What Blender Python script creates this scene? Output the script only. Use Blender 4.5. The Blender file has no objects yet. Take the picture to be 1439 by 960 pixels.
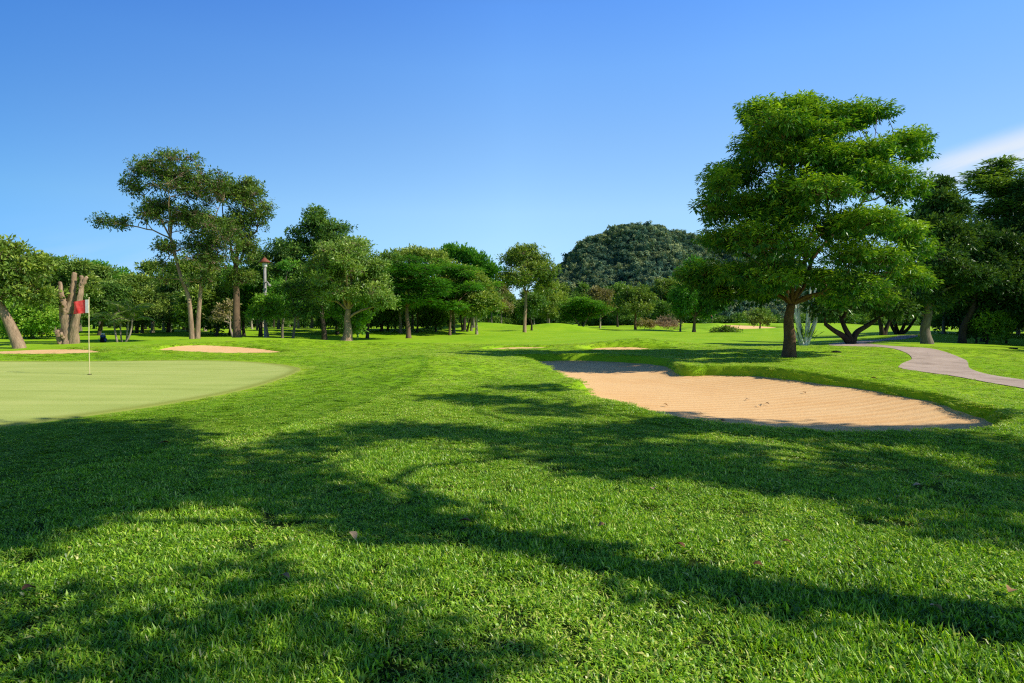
import bpy, math
import numpy as np
from mathutils import Vector

S = bpy.context.scene
COL = S.collection
PI = math.pi
R = math.radians

# ------------------------------------------------------------------ camera
F = 857.0                       # focal length in pixels of the 1439 px wide photograph
CX, CY = 719.5, 480.0
HOR = 452.0
CAMZ = 1.5
PITCH = math.atan((CY - HOR) / F)
cam_d = bpy.data.cameras.new('camera')
cam_d.sensor_width = 36.0
cam_d.lens = 36.0 * F / 1439.0
cam_d.clip_start = 0.05
cam_d.clip_end = 5000
cam = bpy.data.objects.new('camera', cam_d)
COL.objects.link(cam)
cam.location = (0, 0, CAMZ)
cam.rotation_euler = (PI / 2 - PITCH, 0, 0)
S.camera = cam


def ray(px, py):
    a, b = (px - CX) / F, (CY - py) / F
    c, s = math.cos(PITCH), math.sin(PITCH)
    return np.array([a, c + b * s, b * c - s])


def G(px, py, z=0.0):
    """where the sight line through a pixel meets the level z"""
    d = ray(px, py)
    t = (z - CAMZ) / d[2]
    return np.array([d[0] * t, d[1] * t, z])


def at(px, py, D):
    """the point seen at a pixel at the depth D"""
    d = ray(px, py)
    t = D / d[1]
    return np.array([d[0] * t, D, CAMZ + d[2] * t])


# ------------------------------------------------------------------ sun
SUN_EL, SUN_AZ = R(38), R(15)            # azimuth: degrees behind the camera's right
SUN = np.array([math.cos(SUN_EL) * math.cos(SUN_AZ), -math.cos(SUN_EL) * math.sin(SUN_AZ), math.sin(SUN_EL)])

# ------------------------------------------------------------------ materials


class NT:
    def __init__(self, name):
        self.m = bpy.data.materials.new(name)
        self.m.use_nodes = True
        self.t = self.m.node_tree
        self.t.nodes.clear()
        self.out = self.t.nodes.new('ShaderNodeOutputMaterial')

    def n(self, typ, **kw):
        nd = self.t.nodes.new(typ)
        for k, v in kw.items():
            if k.startswith('i_'):
                nd.inputs[k[2:].replace('_', ' ')].default_value = v
            else:
                setattr(nd, k, v)
        return nd

    def l(self, a, b):
        self.t.links.new(a, b)

    def noise(self, scale, detail=4, rough=0.55, vec=None, dist=0.0):
        nd = self.n('ShaderNodeTexNoise')
        nd.inputs['Scale'].default_value = scale
        nd.inputs['Detail'].default_value = detail
        nd.inputs['Roughness'].default_value = rough
        nd.inputs['Distortion'].default_value = dist
        if vec is not None:
            self.l(vec, nd.inputs['Vector'])
        return nd.outputs['Fac']

    def ramp(self, fac, stops, interp='LINEAR'):
        nd = self.n('ShaderNodeValToRGB')
        r = nd.color_ramp
        r.interpolation = interp
        while len(r.elements) < len(stops):
            r.elements.new(0.5)
        for e, (p, c) in zip(r.elements, stops):
            e.position = p
            e.color = tuple(c) + (1,)
        self.l(fac, nd.inputs['Fac'])
        return nd.outputs['Color']

    def mix(self, fac, a, b, typ='MIX'):
        nd = self.n('ShaderNodeMix', data_type='RGBA', blend_type=typ)
        for sock, v in ((nd.inputs[0], fac), (nd.inputs[6], a), (nd.inputs[7], b)):
            if isinstance(v, (int, float)):
                sock.default_value = v
            elif isinstance(v, (tuple, list)):
                sock.default_value = tuple(v) + (1,) if len(v) == 3 else v
            else:
                self.l(v, sock)
        return nd.outputs[2]

    def math(self, op, a, b=0.0, c=0.0, clamp=False):
        nd = self.n('ShaderNodeMath', operation=op)
        nd.use_clamp = clamp
        for sock, v in zip(nd.inputs, (a, b, c)):
            if isinstance(v, (int, float)):
                sock.default_value = v
            else:
                self.l(v, sock)
        return nd.outputs[0]

    def smooth(self, v, lo, hi, a=0.0, b=1.0):
        nd = self.n('ShaderNodeMapRange', interpolation_type='SMOOTHSTEP')
        self.l(v, nd.inputs['Value'])
        nd.inputs['From Min'].default_value = lo
        nd.inputs['From Max'].default_value = hi
        nd.inputs['To Min'].default_value = a
        nd.inputs['To Max'].default_value = b
        return nd.outputs['Result']

    def pos(self):
        return self.n('ShaderNodeNewGeometry').outputs['Position']

    def objco(self, scale=None):
        tc = self.n('ShaderNodeTexCoord').outputs['Object']
        if scale is None:
            return tc
        mp = self.n('ShaderNodeMapping')
        mp.inputs['Scale'].default_value = scale
        self.l(tc, mp.inputs['Vector'])
        return mp.outputs['Vector']

    def attr(self, name):
        return self.n('ShaderNodeAttribute', attribute_name=name).outputs['Fac']

    def principled(self, color, rough=0.8, spec=0.3, normal=None):
        p = self.n('ShaderNodeBsdfPrincipled')
        for k, v in (('Base Color', color), ('Roughness', rough), ('Specular IOR Level', spec), ('Normal', normal)):
            if v is None:
                continue
            if isinstance(v, (int, float)):
                p.inputs[k].default_value = v
            elif isinstance(v, (tuple, list)):
                p.inputs[k].default_value = tuple(v) + (1,)
            else:
                self.l(v, p.inputs[k])
        self.l(p.outputs[0], self.out.inputs['Surface'])
        return p

    def bump(self, h, dist=0.02, strength=1.0):
        b = self.n('ShaderNodeBump')
        b.inputs['Distance'].default_value = dist
        b.inputs['Strength'].default_value = strength
        self.l(h, b.inputs['Height'])
        return b.outputs['Normal']


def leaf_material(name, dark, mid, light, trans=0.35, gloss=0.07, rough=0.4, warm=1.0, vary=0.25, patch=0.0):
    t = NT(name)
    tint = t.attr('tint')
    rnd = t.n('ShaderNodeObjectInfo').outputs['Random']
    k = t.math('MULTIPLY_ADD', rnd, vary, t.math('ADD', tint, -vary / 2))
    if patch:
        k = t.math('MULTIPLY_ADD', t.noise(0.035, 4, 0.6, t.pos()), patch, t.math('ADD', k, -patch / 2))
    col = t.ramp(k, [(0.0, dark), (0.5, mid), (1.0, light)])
    tcol = t.mix(1.0, col, (1.5 * warm, 1.45, 0.45), 'MULTIPLY')
    df = t.n('ShaderNodeBsdfDiffuse')
    t.l(col, df.inputs['Color'])
    tr = t.n('ShaderNodeBsdfTranslucent')
    t.l(tcol, tr.inputs['Color'])
    m1 = t.n('ShaderNodeMixShader')
    m1.inputs[0].default_value = trans
    t.l(df.outputs[0], m1.inputs[1])
    t.l(tr.outputs[0], m1.inputs[2])
    gl = t.n('ShaderNodeBsdfGlossy')
    gl.inputs['Roughness'].default_value = rough
    gl.inputs['Color'].default_value = (0.55, 0.6, 0.5, 1)
    fr = t.n('ShaderNodeLayerWeight')
    fr.inputs['Blend'].default_value = 0.25
    g = t.math('MULTIPLY_ADD', fr.outputs['Fresnel'], gloss * 2, gloss * 0.5, clamp=True)
    m2 = t.n('ShaderNodeMixShader')
    t.l(g, m2.inputs[0])
    t.l(m1.outputs[0], m2.inputs[1])
    t.l(gl.outputs[0], m2.inputs[2])
    t.l(m2.outputs[0], t.out.inputs['Surface'])
    return t.m


def bark_material(name, dark, light, scale=6.0, streak=0.25, depth=0.03, moss=None):
    t = NT(name)
    v = t.objco((1, 1, streak))
    n1 = t.noise(scale, 6, 0.65, v)
    n2 = t.noise(scale * 5, 4, 0.6, v)
    n3 = t.noise(1.3, 2, 0.5, t.objco())
    f = t.math('MULTIPLY_ADD', n2, 0.45, t.math('MULTIPLY_ADD', n1, 0.8, -0.1))
    col = t.ramp(f, [(0.25, dark), (0.75, light)])
    if moss:
        col = t.mix(t.smooth(n3, 0.5, 0.65, 0, 0.7), col, moss)
    t.principled(col, 0.9, 0.15, t.bump(f, depth, 0.9))
    return t.m


# colours are base reflectances, except the haze-tinted hill leaves
LM = {
    'hero': leaf_material('broad_leaf_bright', (0.008, 0.048, 0.008), (0.056, 0.20, 0.016), (0.52, 0.74, 0.05), 0.27, 0.07, 0.42),
    'dark': leaf_material('leaf_dark', (0.022, 0.068, 0.017), (0.088, 0.20, 0.033), (0.32, 0.48, 0.07), 0.28, 0.06),
    'deep': leaf_material('leaf_deep_shade', (0.020, 0.065, 0.018), (0.055, 0.135, 0.028), (0.18, 0.29, 0.045), 0.22, 0.04),
    'olive': leaf_material('leaf_olive', (0.030, 0.080, 0.015), (0.15, 0.26, 0.036), (0.52, 0.60, 0.10), 0.28, 0.07),
    'airy': leaf_material('leaf_airy', (0.020, 0.062, 0.012), (0.115, 0.215, 0.032), (0.46, 0.55, 0.08), 0.32, 0.06),
    'pale': leaf_material('leaf_pale', (0.055, 0.13, 0.025), (0.21, 0.35, 0.06), (0.50, 0.60, 0.13), 0.28, 0.08),
    'fern': leaf_material('leaf_feathery', (0.020, 0.090, 0.016), (0.085, 0.27, 0.03), (0.28, 0.52, 0.06), 0.35, 0.04),
    'tan': leaf_material('leaf_dry', (0.106, 0.106, 0.046), (0.274, 0.252, 0.095), (0.526, 0.420, 0.210), 0.25, 0.05),
    'pink': leaf_material('leaf_dry_twig', (0.134, 0.109, 0.076), (0.319, 0.252, 0.168), (0.538, 0.420, 0.302), 0.15, 0.03),
    'vine': leaf_material('leaf_vine', (0.04, 0.13, 0.014), (0.18, 0.38, 0.03), (0.46, 0.62, 0.07), 0.4, 0.06),
    'palm': leaf_material('leaf_palm', (0.06, 0.13, 0.03), (0.19, 0.34, 0.06), (0.5, 0.58, 0.14), 0.3, 0.12, 0.3),
    'hill': leaf_material('leaf_hill_haze', (0.040, 0.105, 0.085), (0.105, 0.20, 0.13), (0.37, 0.41, 0.17), 0.12, 0.0, vary=0.5, patch=1.1),  # blue-grey distance haze is mixed into these leaf colours
}
BM = {
    'brown': bark_material('bark_brown', (0.055, 0.035, 0.022), (0.24, 0.16, 0.10)),
    'red': bark_material('bark_reddish', (0.05, 0.026, 0.014), (0.21, 0.125, 0.07), 7, 0.5),
    'dark': bark_material('bark_dark', (0.018, 0.014, 0.010), (0.09, 0.07, 0.05)),
    'tan': bark_material('bark_tan', (0.11, 0.07, 0.042), (0.50, 0.35, 0.225), 5, 0.22, 0.07),
    'pale': bark_material('bark_pale', (0.20, 0.16, 0.115), (0.50, 0.41, 0.30), 4, 0.2, 0.02),
    'grey': bark_material('bark_grey', (0.07, 0.06, 0.045), (0.27, 0.23, 0.17)),
    'white': bark_material('stem_white', (0.48, 0.48, 0.40), (0.82, 0.82, 0.72), 5, 0.15, 0.01),
}
_t = NT('cut_wood')
_t.principled(_t.ramp(_t.noise(9, 4, 0.6, _t.objco()), [(0.3, (0.30, 0.20, 0.12)), (0.7, (0.55, 0.42, 0.28))]), 0.85, 0.1)
M_CUT = _t.m

# ------------------------------------------------------------------ mesh helpers


def link_mesh(name, V, faces_flat, loop_tot, mat, parent=None, smooth=False, attrs=None):
    me = bpy.data.meshes.new(name)
    V = np.asarray(V, dtype=np.float32)
    lt = np.asarray(loop_tot, dtype=np.int32)
    ls = np.concatenate([[0], np.cumsum(lt)[:-1]]).astype(np.int32)
    fl = np.asarray(faces_flat, dtype=np.int32)
    me.vertices.add(len(V))
    me.vertices.foreach_set('co', V.ravel())
    me.loops.add(len(fl))
    me.loops.foreach_set('vertex_index', fl)
    me.polygons.add(len(lt))
    me.polygons.foreach_set('loop_start', ls)
    me.polygons.foreach_set('loop_total', lt)
    me.polygons.foreach_set('use_smooth', np.full(len(lt), smooth))
    for k, v in (attrs or {}).items():
        a = me.attributes.new(k, 'FLOAT', 'POINT')
        a.data.foreach_set('value', np.asarray(v, dtype=np.float32))
    me.update(calc_edges=True)
    me.validate()
    if mat is not None:
        for mm in (mat if isinstance(mat, (list, tuple)) else [mat]):
            me.materials.append(mm)
    o = bpy.data.objects.new(name, me)
    COL.objects.link(o)
    if parent is not None:
        o.parent = parent
    return o


class MB:
    """collects rings, tubes and plates that become one mesh"""

    def __init__(self):
        self.v, self.f, self.n = [], [], 0

    def add(self, verts, faces):
        self.v.append(np.asarray(verts, dtype=float))
        self.f += [tuple(int(i) + self.n for i in f) for f in faces]
        self.n += len(verts)

    def tube(self, path, radii, sides=8, cap0=False, cap1=True, lump=0.0, rng=None):
        P = np.asarray(path, float)
        k = len(P)
        radii = np.broadcast_to(np.asarray(radii, float), (k,))
        T = np.gradient(P, axis=0)
        T /= np.linalg.norm(T, axis=1)[:, None] + 1e-9
        u = np.cross(T[0], [0.31, 0.95, 0.12])
        u /= np.linalg.norm(u)
        ang = np.linspace(0, 2 * PI, sides, endpoint=False)
        V = []
        ph = rng.random(3) * 6 if rng is not None else (0, 0, 0)
        for i in range(k):
            u = u - T[i] * u.dot(T[i])
            u /= np.linalg.norm(u) + 1e-9
            w = np.cross(T[i], u)
            rr = radii[i] * (1 + lump * (np.sin(3 * ang + ph[0] + i * 0.25) + 0.6 * np.sin(5 * ang + ph[1] - i * 0.4)))
            V.append(P[i] + rr[:, None] * (np.cos(ang)[:, None] * u + np.sin(ang)[:, None] * w))
        V = np.concatenate(V)
        Fc = []
        for i in range(k - 1):
            for j in range(sides):
                a, b = i * sides + j, i * sides + (j + 1) % sides
                Fc.append((a, b, b + sides, a + sides))
        if cap1:
            Fc.append(tuple((k - 1) * sides + j for j in range(sides)))
        if cap0:
            Fc.append(tuple(reversed(range(sides))))
        self.add(V, Fc)

    def box(self, c, s):
        c, s = np.asarray(c, float), np.asarray(s, float) / 2
        V = [c + s * np.array(k) for k in ((-1, -1, -1), (1, -1, -1), (1, 1, -1), (-1, 1, -1), (-1, -1, 1), (1, -1, 1), (1, 1, 1), (-1, 1, 1))]
        self.add(V, [(0, 3, 2, 1), (4, 5, 6, 7), (0, 1, 5, 4), (1, 2, 6, 5), (2, 3, 7, 6), (3, 0, 4, 7)])

    def lathe(self, prof, c=(0, 0, 0), sides=16, squash=(1, 1)):
        ang = np.linspace(0, 2 * PI, sides, endpoint=False)
        V = np.concatenate([np.stack([c[0] + r * np.cos(ang) * squash[0], c[1] + r * np.sin(ang) * squash[1], np.full(sides, c[2] + z)], 1) for r, z in prof])
        k = len(prof)
        Fc = [(i * sides + j, i * sides + (j + 1) % sides, (i + 1) * sides + (j + 1) % sides, (i + 1) * sides + j) for i in range(k - 1) for j in range(sides)]
        Fc += [tuple(reversed(range(sides))), tuple((k - 1) * sides + j for j in range(sides))]
        self.add(V, Fc)

    def build(self, name, mat, parent=None, smooth=True):
        V = np.concatenate(self.v)
        flat = [i for f in self.f for i in f]
        return link_mesh(name, V, flat, [len(f) for f in self.f], mat, parent, smooth)


def tag(o, label=None, cat=None, group=None, kind=None):
    if label: o['label'] = label
    if cat: o['category'] = cat
    if group: o['group'] = group
    if kind: o['kind'] = kind
    return o


def thing(name, loc, label, cat, group=None):
    o = bpy.data.objects.new(name, None)
    o.empty_display_size = 0.3
    COL.objects.link(o)
    o.location = tuple(float(c) for c in loc)
    return tag(o, label, cat, group)


def copy_tree(o, parent=None):
    c = o.copy()
    COL.objects.link(c)
    c.parent = parent
    for ch in list(o.children):
        copy_tree(ch, c)
    return c


def spline(pts, n=8, closed=False):
    P = np.asarray(pts, float)
    k = len(P)
    out = []
    for i in range(k if closed else k - 1):
        g = (lambda j: P[j % k]) if closed else (lambda j: P[min(max(j, 0), k - 1)])
        p0, p1, p2, p3 = g(i - 1), g(i), g(i + 1), g(i + 2)
        for t in np.linspace(0, 1, n, endpoint=False):
            out.append(0.5 * (2 * p1 + (p2 - p0) * t + (2 * p0 - 5 * p1 + 4 * p2 - p3) * t * t + (3 * p1 - p0 - 3 * p2 + p3) * t ** 3))
    if not closed:
        out.append(P[-1])
    return np.array(out)


def sdist(poly, X, Y):
    """signed distance to a closed outline, positive inside"""
    X, Y = np.asarray(X, float).ravel(), np.asarray(Y, float).ravel()
    a = poly[:, :2]
    b = np.roll(a, -1, axis=0)
    out = np.empty(len(X))
    for s in range(0, len(X), 20000):
        x, y = X[s:s + 20000, None], Y[s:s + 20000, None]
        e = b - a
        t = np.clip(((x - a[:, 0]) * e[:, 0] + (y - a[:, 1]) * e[:, 1]) / ((e ** 2).sum(1) + 1e-12), 0, 1)
        d = np.sqrt(((x - a[:, 0] - t * e[:, 0]) ** 2 + (y - a[:, 1] - t * e[:, 1]) ** 2).min(1))
        cr = ((a[:, 1] > y) != (b[:, 1] > y)) & (x < e[:, 0] * (y - a[:, 1]) / (e[:, 1] + 1e-12) + a[:, 0])
        out[s:s + 20000] = np.where(cr.sum(1) % 2 == 1, d, -d)
    return out


def sst(x, a, b):
    t = np.clip((x - a) / (b - a), 0, 1)
    return t * t * (3 - 2 * t)


# ------------------------------------------------------------------ the ground's shape
def outline(pxs, n=7):
    return spline([G(*p)[:2] for p in pxs], n, True)


BUNK = outline([(806, 549), (824, 557), (860, 566), (905, 575), (960, 588), (1060, 602), (1150, 611), (1250, 615), (1330, 614),
                (1382, 606), (1398, 593), (1376, 578), (1330, 563), (1270, 550), (1200, 539), (1120, 529.5), (1050, 522), (995, 519),
                (955, 517), (944, 511), (930, 505.5), (895, 501.5), (850, 499), (790, 498), (735, 499.5), (704, 501.5), (745, 508), (780, 520), (800, 533), (826, 543)])
BK_L = outline([(-60, 500), (40, 500.5), (110, 499.5), (160, 497), (130, 493), (60, 491.5), (-40, 492)])
BK_M = outline([(205, 494.5), (260, 496.6), (330, 497), (390, 495.6), (412, 493), (370, 490.3), (300, 488.8), (240, 489.6)])
BK_S = outline([(668, 491), (720, 491.5), (780, 490), (790, 487.5), (740, 487), (690, 487.5)])
BK_T = outline([(808, 490.5), (860, 493.6), (930, 493.6), (962, 491.5), (938, 489.2), (880, 488), (828, 488.2)])
BK_F = outline([(1008, 464), (1060, 465.2), (1102, 464), (1098, 462.2), (1060, 461.8), (1016, 461.6)])
BK_G = outline([(902, 465.5), (940, 465.8), (966, 465), (960, 463.6), (930, 463.2), (908, 463.6)])
BUNKERS = [  # outline, depth, lip width, sand level below the turf, lip roll
    (BUNK, 0.80, 0.42, 0.36, 0.07), (BK_L, 0.5, 0.7, 0.10, 0.05), (BK_M, 0.5, 0.7, 0.10, 0.05),
    (BK_S, 0.5, 0.8, 0.10, 0.05), (BK_T, 0.5, 0.8, 0.10, 0.08), (BK_F, 1.0, 3.0, 0.10, 0.3), (BK_G, 1.0, 3.0, 0.10, 0.2)]
GREEN = outline([(-260, 520), (-60, 508.5), (90, 506.5), (240, 507), (340, 509), (398, 513), (424, 521), (412, 531), (345, 549), (220, 572),
                 (100, 590), (0, 602), (-150, 612), (-330, 570)])

BUMPS = [  # x, y, sx, sy, height
    (-2.6, 19.0, 2.6, 6.0, 0.42), (4.5, 6.9, 3.2, 1.1, 0.07), (13.0, 30.0, 6, 3.5, 0.22), (9.2, 17.4, 3.0, 2.2, 0.10),
    (8.0, 37.0, 3.2, 2.0, 0.45), (-18.0, 38.5, 16, 3.0, 0.32), (8.0, 104, 6, 4, 0.9), (-7.0, 112, 14, 8, 1.2), (60, 150, 40, 16, 1.2),
    (40, 128, 12, 7, 0.8), (-25, 78, 25, 12, 0.55)]


def base_h(x, y):
    r = np.hypot(x, y)
    k = sst(r, 14, 60)
    h = k * (0.16 * np.sin(x * 0.17 + 1.3) * np.sin(y * 0.13 + 0.4) + 0.10 * np.sin(x * 0.31 - y * 0.21 + 2.0))
    h = h + 0.03 * np.sin(x * 0.5 + 0.8) * np.sin(y * 0.6) * sst(r, 2, 6)
    for bx, by, sx, sy, a in BUMPS:
        h = h + a * np.exp(-((x - bx) / sx) ** 2 - ((y - by) / sy) ** 2)
    return h


def ground_h(x, y):
    x, y = np.asarray(x, float), np.asarray(y, float)
    shp = x.shape
    x, y = x.ravel(), y.ravel()
    h = base_h(x, y)
    for poly, dep, w, lvl, roll in BUNKERS:
        lo, hi = poly.min(0) - 4, poly.max(0) + 4
        i = np.nonzero((x > lo[0]) & (x < hi[0]) & (y > lo[1]) & (y < hi[1]))[0]
        if len(i) == 0:
            continue
        d = sdist(poly, x[i], y[i])
        ww = w
        if poly is BUNK:
            d = d + 0.22
        if poly is BUNK:      # the left bank slopes gently into the sand
            ww = w + 0.45 * np.exp(-((x[i] - 1.6) / 1.2) ** 2 - ((y[i] - 15.0) / 2.5) ** 2)
            d = d + 0.07 * np.sin(x[i] * 3.1 + 1) * np.sin(y[i] * 2.7) + 0.03 * np.sin(x[i] * 8.3) * np.sin(y[i] * 7.1 + 2)
        h[i] -= dep * sst(d, 0, ww)
        h[i] += roll * np.exp(-((d + 0.25 * w) / (1.4 * w)) ** 2) * (d < 0.6 * ww)
    return h.reshape(shp)


def H(x, y):
    return float(ground_h(np.array([x]), np.array([y]))[0])


def turf_tone(x, y):
    """mowing and wear: the collar of the green, its edge line, broad patches"""
    d = np.full(x.shape, -99.0)
    i = np.nonzero((x > -32) & (x < 4) & (y > 3) & (y < 34))
    d[i] = sdist(GREEN, x[i], y[i])
    t_ = -0.13 * sst(d, -3.5, -3.2) * (1 - sst(d, -0.7, -0.2)) + 0.10 * sst(d, -0.7, -0.1) - 0.30 * np.exp(-((d + 3.45) / 0.10) ** 2)
    t_ += 0.05 * np.sin(x * 0.9 + 1.7 * np.sin(y * 0.31)) * np.sin(y * 0.57 + 0.8 * np.sin(x * 0.4)) + 0.05 * np.sin(x * 2.3 + y * 0.7 + 2) * np.sin(y * 1.9 - x * 0.5)
    return t_


# --- ground sheet: rings round the camera that reach the horizon
ang = np.concatenate([np.arange(-62, 62, 0.2), np.arange(62, 298, 4.0)])
ang = np.radians(ang)
rad = [0.35]
while rad[-1] < 2500:
    r = rad[-1]
    rad.append(r * (1.05 if r < 1.8 else 1.0062 if r < 42 else 1.014 if r < 160 else 1.06))
rad = np.array(rad)
AA, RR = np.meshgrid(ang, rad)
GX, GY = RR * np.sin(AA), RR * np.cos(AA)
GZ = ground_h(GX, GY)
na, nr = len(ang), len(rad)
V = np.stack([GX.ravel(), GY.ravel(), GZ.ravel()], 1)
V = np.concatenate([V, [[0, 0, 0]]])
ii = np.arange((nr - 1) * na)
row, c0 = ii // na, ii % na
c1 = (c0 + 1) % na
quads = np.stack([row * na + c0, (row + 1) * na + c0, (row + 1) * na + c1, row * na + c1], 1)[:, ::-1]
tri = np.stack([np.full(na, nr * na), np.arange(na), (np.arange(na) + 1) % na], 1)[:, ::-1]
flat = np.concatenate([quads.ravel(), tri.ravel()])
lt = np.concatenate([np.full(len(quads), 4), np.full(na, 3)])

t = NT('fairway_turf')
p = t.pos()
sep = t.n('ShaderNodeSeparateXYZ')
t.l(p, sep.inputs[0])
n_big = t.noise(0.16, 4, 0.55, p)
n_mid = t.noise(1.3, 5, 0.6, p)
n_fine = t.noise(26, 5, 0.75, p)
n_vf = t.noise(90, 3, 0.7, p)
f = t.math('ADD', t.attr('tone'), t.math('MULTIPLY_ADD', n_mid, 0.55, t.math('MULTIPLY_ADD', n_big, 0.65, -0.10)))
far_c = t.ramp(f, [(0.30, (0.30, 0.54, 0.016)), (0.5, (0.40, 0.63, 0.022)), (0.72, (0.51, 0.69, 0.034))])
fine = t.math('MULTIPLY_ADD', n_vf, 0.5, t.math('MULTIPLY', n_fine, 0.6))
far_c = t.mix(t.smooth(fine, 0.35, 0.75, 0.0, 0.65), t.mix(1.0, far_c, (0.62, 0.72, 0.6), 'MULTIPLY'), far_c)
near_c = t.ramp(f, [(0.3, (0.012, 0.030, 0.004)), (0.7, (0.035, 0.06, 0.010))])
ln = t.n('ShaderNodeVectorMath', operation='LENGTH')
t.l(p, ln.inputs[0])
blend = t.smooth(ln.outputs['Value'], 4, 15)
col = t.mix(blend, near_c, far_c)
t.principled(col, 0.9, 0.06, t.bump(t.math('MULTIPLY', fine, t.smooth(ln.outputs['Value'], 10, 60, 1.0, 0.12)), 0.03, 0.7))
M_TURF = t.m
ground = link_mesh('fairway', V, flat, lt, M_TURF, None, True, {'tone': turf_tone(V[:, 0], V[:, 1])})
tag(ground, kind='structure')
ground['label'] = 'mown green fairway grass ground rolling to the far trees'

# --- sand
t = NT('bunker_sand')
p = t.pos()
mp = t.n('ShaderNodeMapping')
mp.inputs['Rotation'].default_value = (0, 0, R(18))
mp.inputs['Scale'].default_value = (1, 6, 1)
t.l(p, mp.inputs['Vector'])
rake = t.noise(2.2, 5, 0.6, mp.outputs['Vector'], 0.4)
wv = t.n('ShaderNodeTexWave', wave_type='BANDS', bands_direction='Y', wave_profile='SIN')
wv.inputs['Scale'].default_value = 0.95
wv.inputs['Distortion'].default_value = 3.5
wv.inputs['Detail'].default_value = 3
wv.inputs['Detail Scale'].default_value = 0.4
mp2 = t.n('ShaderNodeMapping')
mp2.inputs['Rotation'].default_value = (0, 0, R(-14))
t.l(p, mp2.inputs['Vector'])
t.l(mp2.outputs['Vector'], wv.inputs['Vector'])
grain = t.noise(75, 4, 0.75, p)
grit = t.noise(16, 5, 0.7, p)
blot = t.noise(0.5, 4, 0.6, p)
f = t.math('MULTIPLY_ADD', rake, 0.5, t.math('MULTIPLY_ADD', blot, 0.5, t.math('MULTIPLY_ADD', grain, 0.14, t.math('MULTIPLY', wv.outputs['Fac'], 0.14))))
col = t.ramp(f, [(0.28, (0.66, 0.36, 0.135)), (0.50, (0.88, 0.515, 0.21)), (0.75, (0.95, 0.62, 0.29))])
col = t.mix(t.smooth(grit, 0.64, 0.78, 0, 0.22), col, (0.22, 0.12, 0.06))
hgt = t.math('MULTIPLY_ADD', wv.outputs['Fac'], 0.38, t.math('MULTIPLY_ADD', grit, 0.6, t.math('MULTIPLY_ADD', grain, 0.2, t.math('MULTIPLY', rake, 0.45))))
t.principled(col, 0.95, 0.1, t.bump(hgt, 0.026, 0.75))
M_SAND = t.m


def sand_level(poly, lvl, tilt, X, Y, d):
    z = base_h(X, Y) * (0.4 if poly is BUNK else 1.0) - lvl + 0.08 * np.exp(-(np.maximum(d, 0) / 0.7)) + 0.010 * np.sin(X * 1.3 + Y * 0.7) * np.sin(Y * 0.9 - X * 0.4)
    return z + tilt(X, Y) if tilt is not None else z


SANDS = []


def sand_sheet(poly, lvl, label, step, tilt=None):
    SANDS.append((poly, lvl, tilt))
    lo, hi = poly.min(0) - 0.5, poly.max(0) + 0.5
    nx, ny = int((hi[0] - lo[0]) / step) + 2, int((hi[1] - lo[1]) / step) + 2
    xs, ys = np.linspace(lo[0], hi[0], nx), np.linspace(lo[1], hi[1], ny)
    X, Y = np.meshgrid(xs, ys)
    d = sdist(poly, X, Y).reshape(X.shape)
    z = sand_level(poly, lvl, tilt, X, Y, d)
    ok = d > (-0.42 if poly is BUNK else -0.22)
    idx = np.arange(nx * ny).reshape(ny, nx)
    keep = ok[:-1, :-1] & ok[1:, :-1] & ok[:-1, 1:] & ok[1:, 1:]
    q = np.stack([idx[:-1, :-1][keep], idx[:-1, 1:][keep], idx[1:, 1:][keep], idx[1:, :-1][keep]], 1)
    used = np.unique(q)
    rem = np.zeros(nx * ny, int)
    rem[used] = np.arange(len(used))
    V = np.stack([X.ravel(), Y.ravel(), z.ravel()], 1)[used]
    o = link_mesh('bunker_sand', V, rem[q].ravel(), np.full(len(q), 4), M_SAND, None, True)
    tag(o, label, kind='structure')
    return o


sand_sheet(BUNK, 0.36, 'large peach sand bunker with a curled grass lip in the middle of the lawn', 0.07,
           lambda X, Y: 0.16 * sst(X, 4.5, 9.0))
sand_sheet(BK_L, 0.10, 'sand bunker behind the green below the lopped tree trunk', 0.15, lambda X, Y: -0.16 + 0.16 * sst(Y, 26.5, 32.5))
sand_sheet(BK_M, 0.10, 'sand bunker behind the green below the tall double trunked tree', 0.15, lambda X, Y: -0.16 + 0.16 * sst(Y, 28, 36))
sand_sheet(BK_S, 0.10, 'thin strip of bunker sand in the mid fairway beyond the grass swell', 0.15, lambda X, Y: -0.16 + 0.13 * sst(Y, 32.5, 36.7))
sand_sheet(BK_T, 0.10, 'half shaded sand bunker beyond the large bunker', 0.15, lambda X, Y: -0.18 + 0.13 * sst(Y, 30, 37.8))
sand_sheet(BK_F, 0.10, 'far pale bunker by the small round tree', 0.5)
sand_sheet(BK_G, 0.10, 'far pale bunker behind the dry bush', 0.5)

# --- putting green
t = NT('putting_green_turf')
p = t.pos()
n1 = t.noise(0.35, 4, 0.6, p)
n2 = t.noise(55, 4, 0.7, p)
mp = t.n('ShaderNodeMapping')
mp.inputs['Scale'].default_value = (0.25, 2.2, 1)
t.l(p, mp.inputs['Vector'])
n3 = t.noise(1.0, 3, 0.5, mp.outputs['Vector'])
f = t.math('MULTIPLY_ADD', n1, 0.6, t.math('MULTIPLY_ADD', n2, 0.25, t.math('MULTIPLY_ADD', n3, 0.65, -0.18)))
col = t.ramp(f, [(0.35, (0.39, 0.47, 0.10)), (0.55, (0.47, 0.55, 0.13)), (0.75, (0.55, 0.60, 0.165))])
edge = t.attr('edge')
col = t.mix(t.smooth(t.math('MULTIPLY_ADD', n1, 0.3, edge), 0.15, 0.8), col, (0.34, 0.39, 0.07))
t.principled(col, 0.9, 0.1, t.bump(n2, 0.008, 0.6))
cen = GREEN.mean(0)
ss = np.array([1.0, 0.985, 0.97, 0.95, 0.92, 0.88, 0.82, 0.74, 0.64, 0.52, 0.4, 0.28, 0.15, 0.05])
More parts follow.
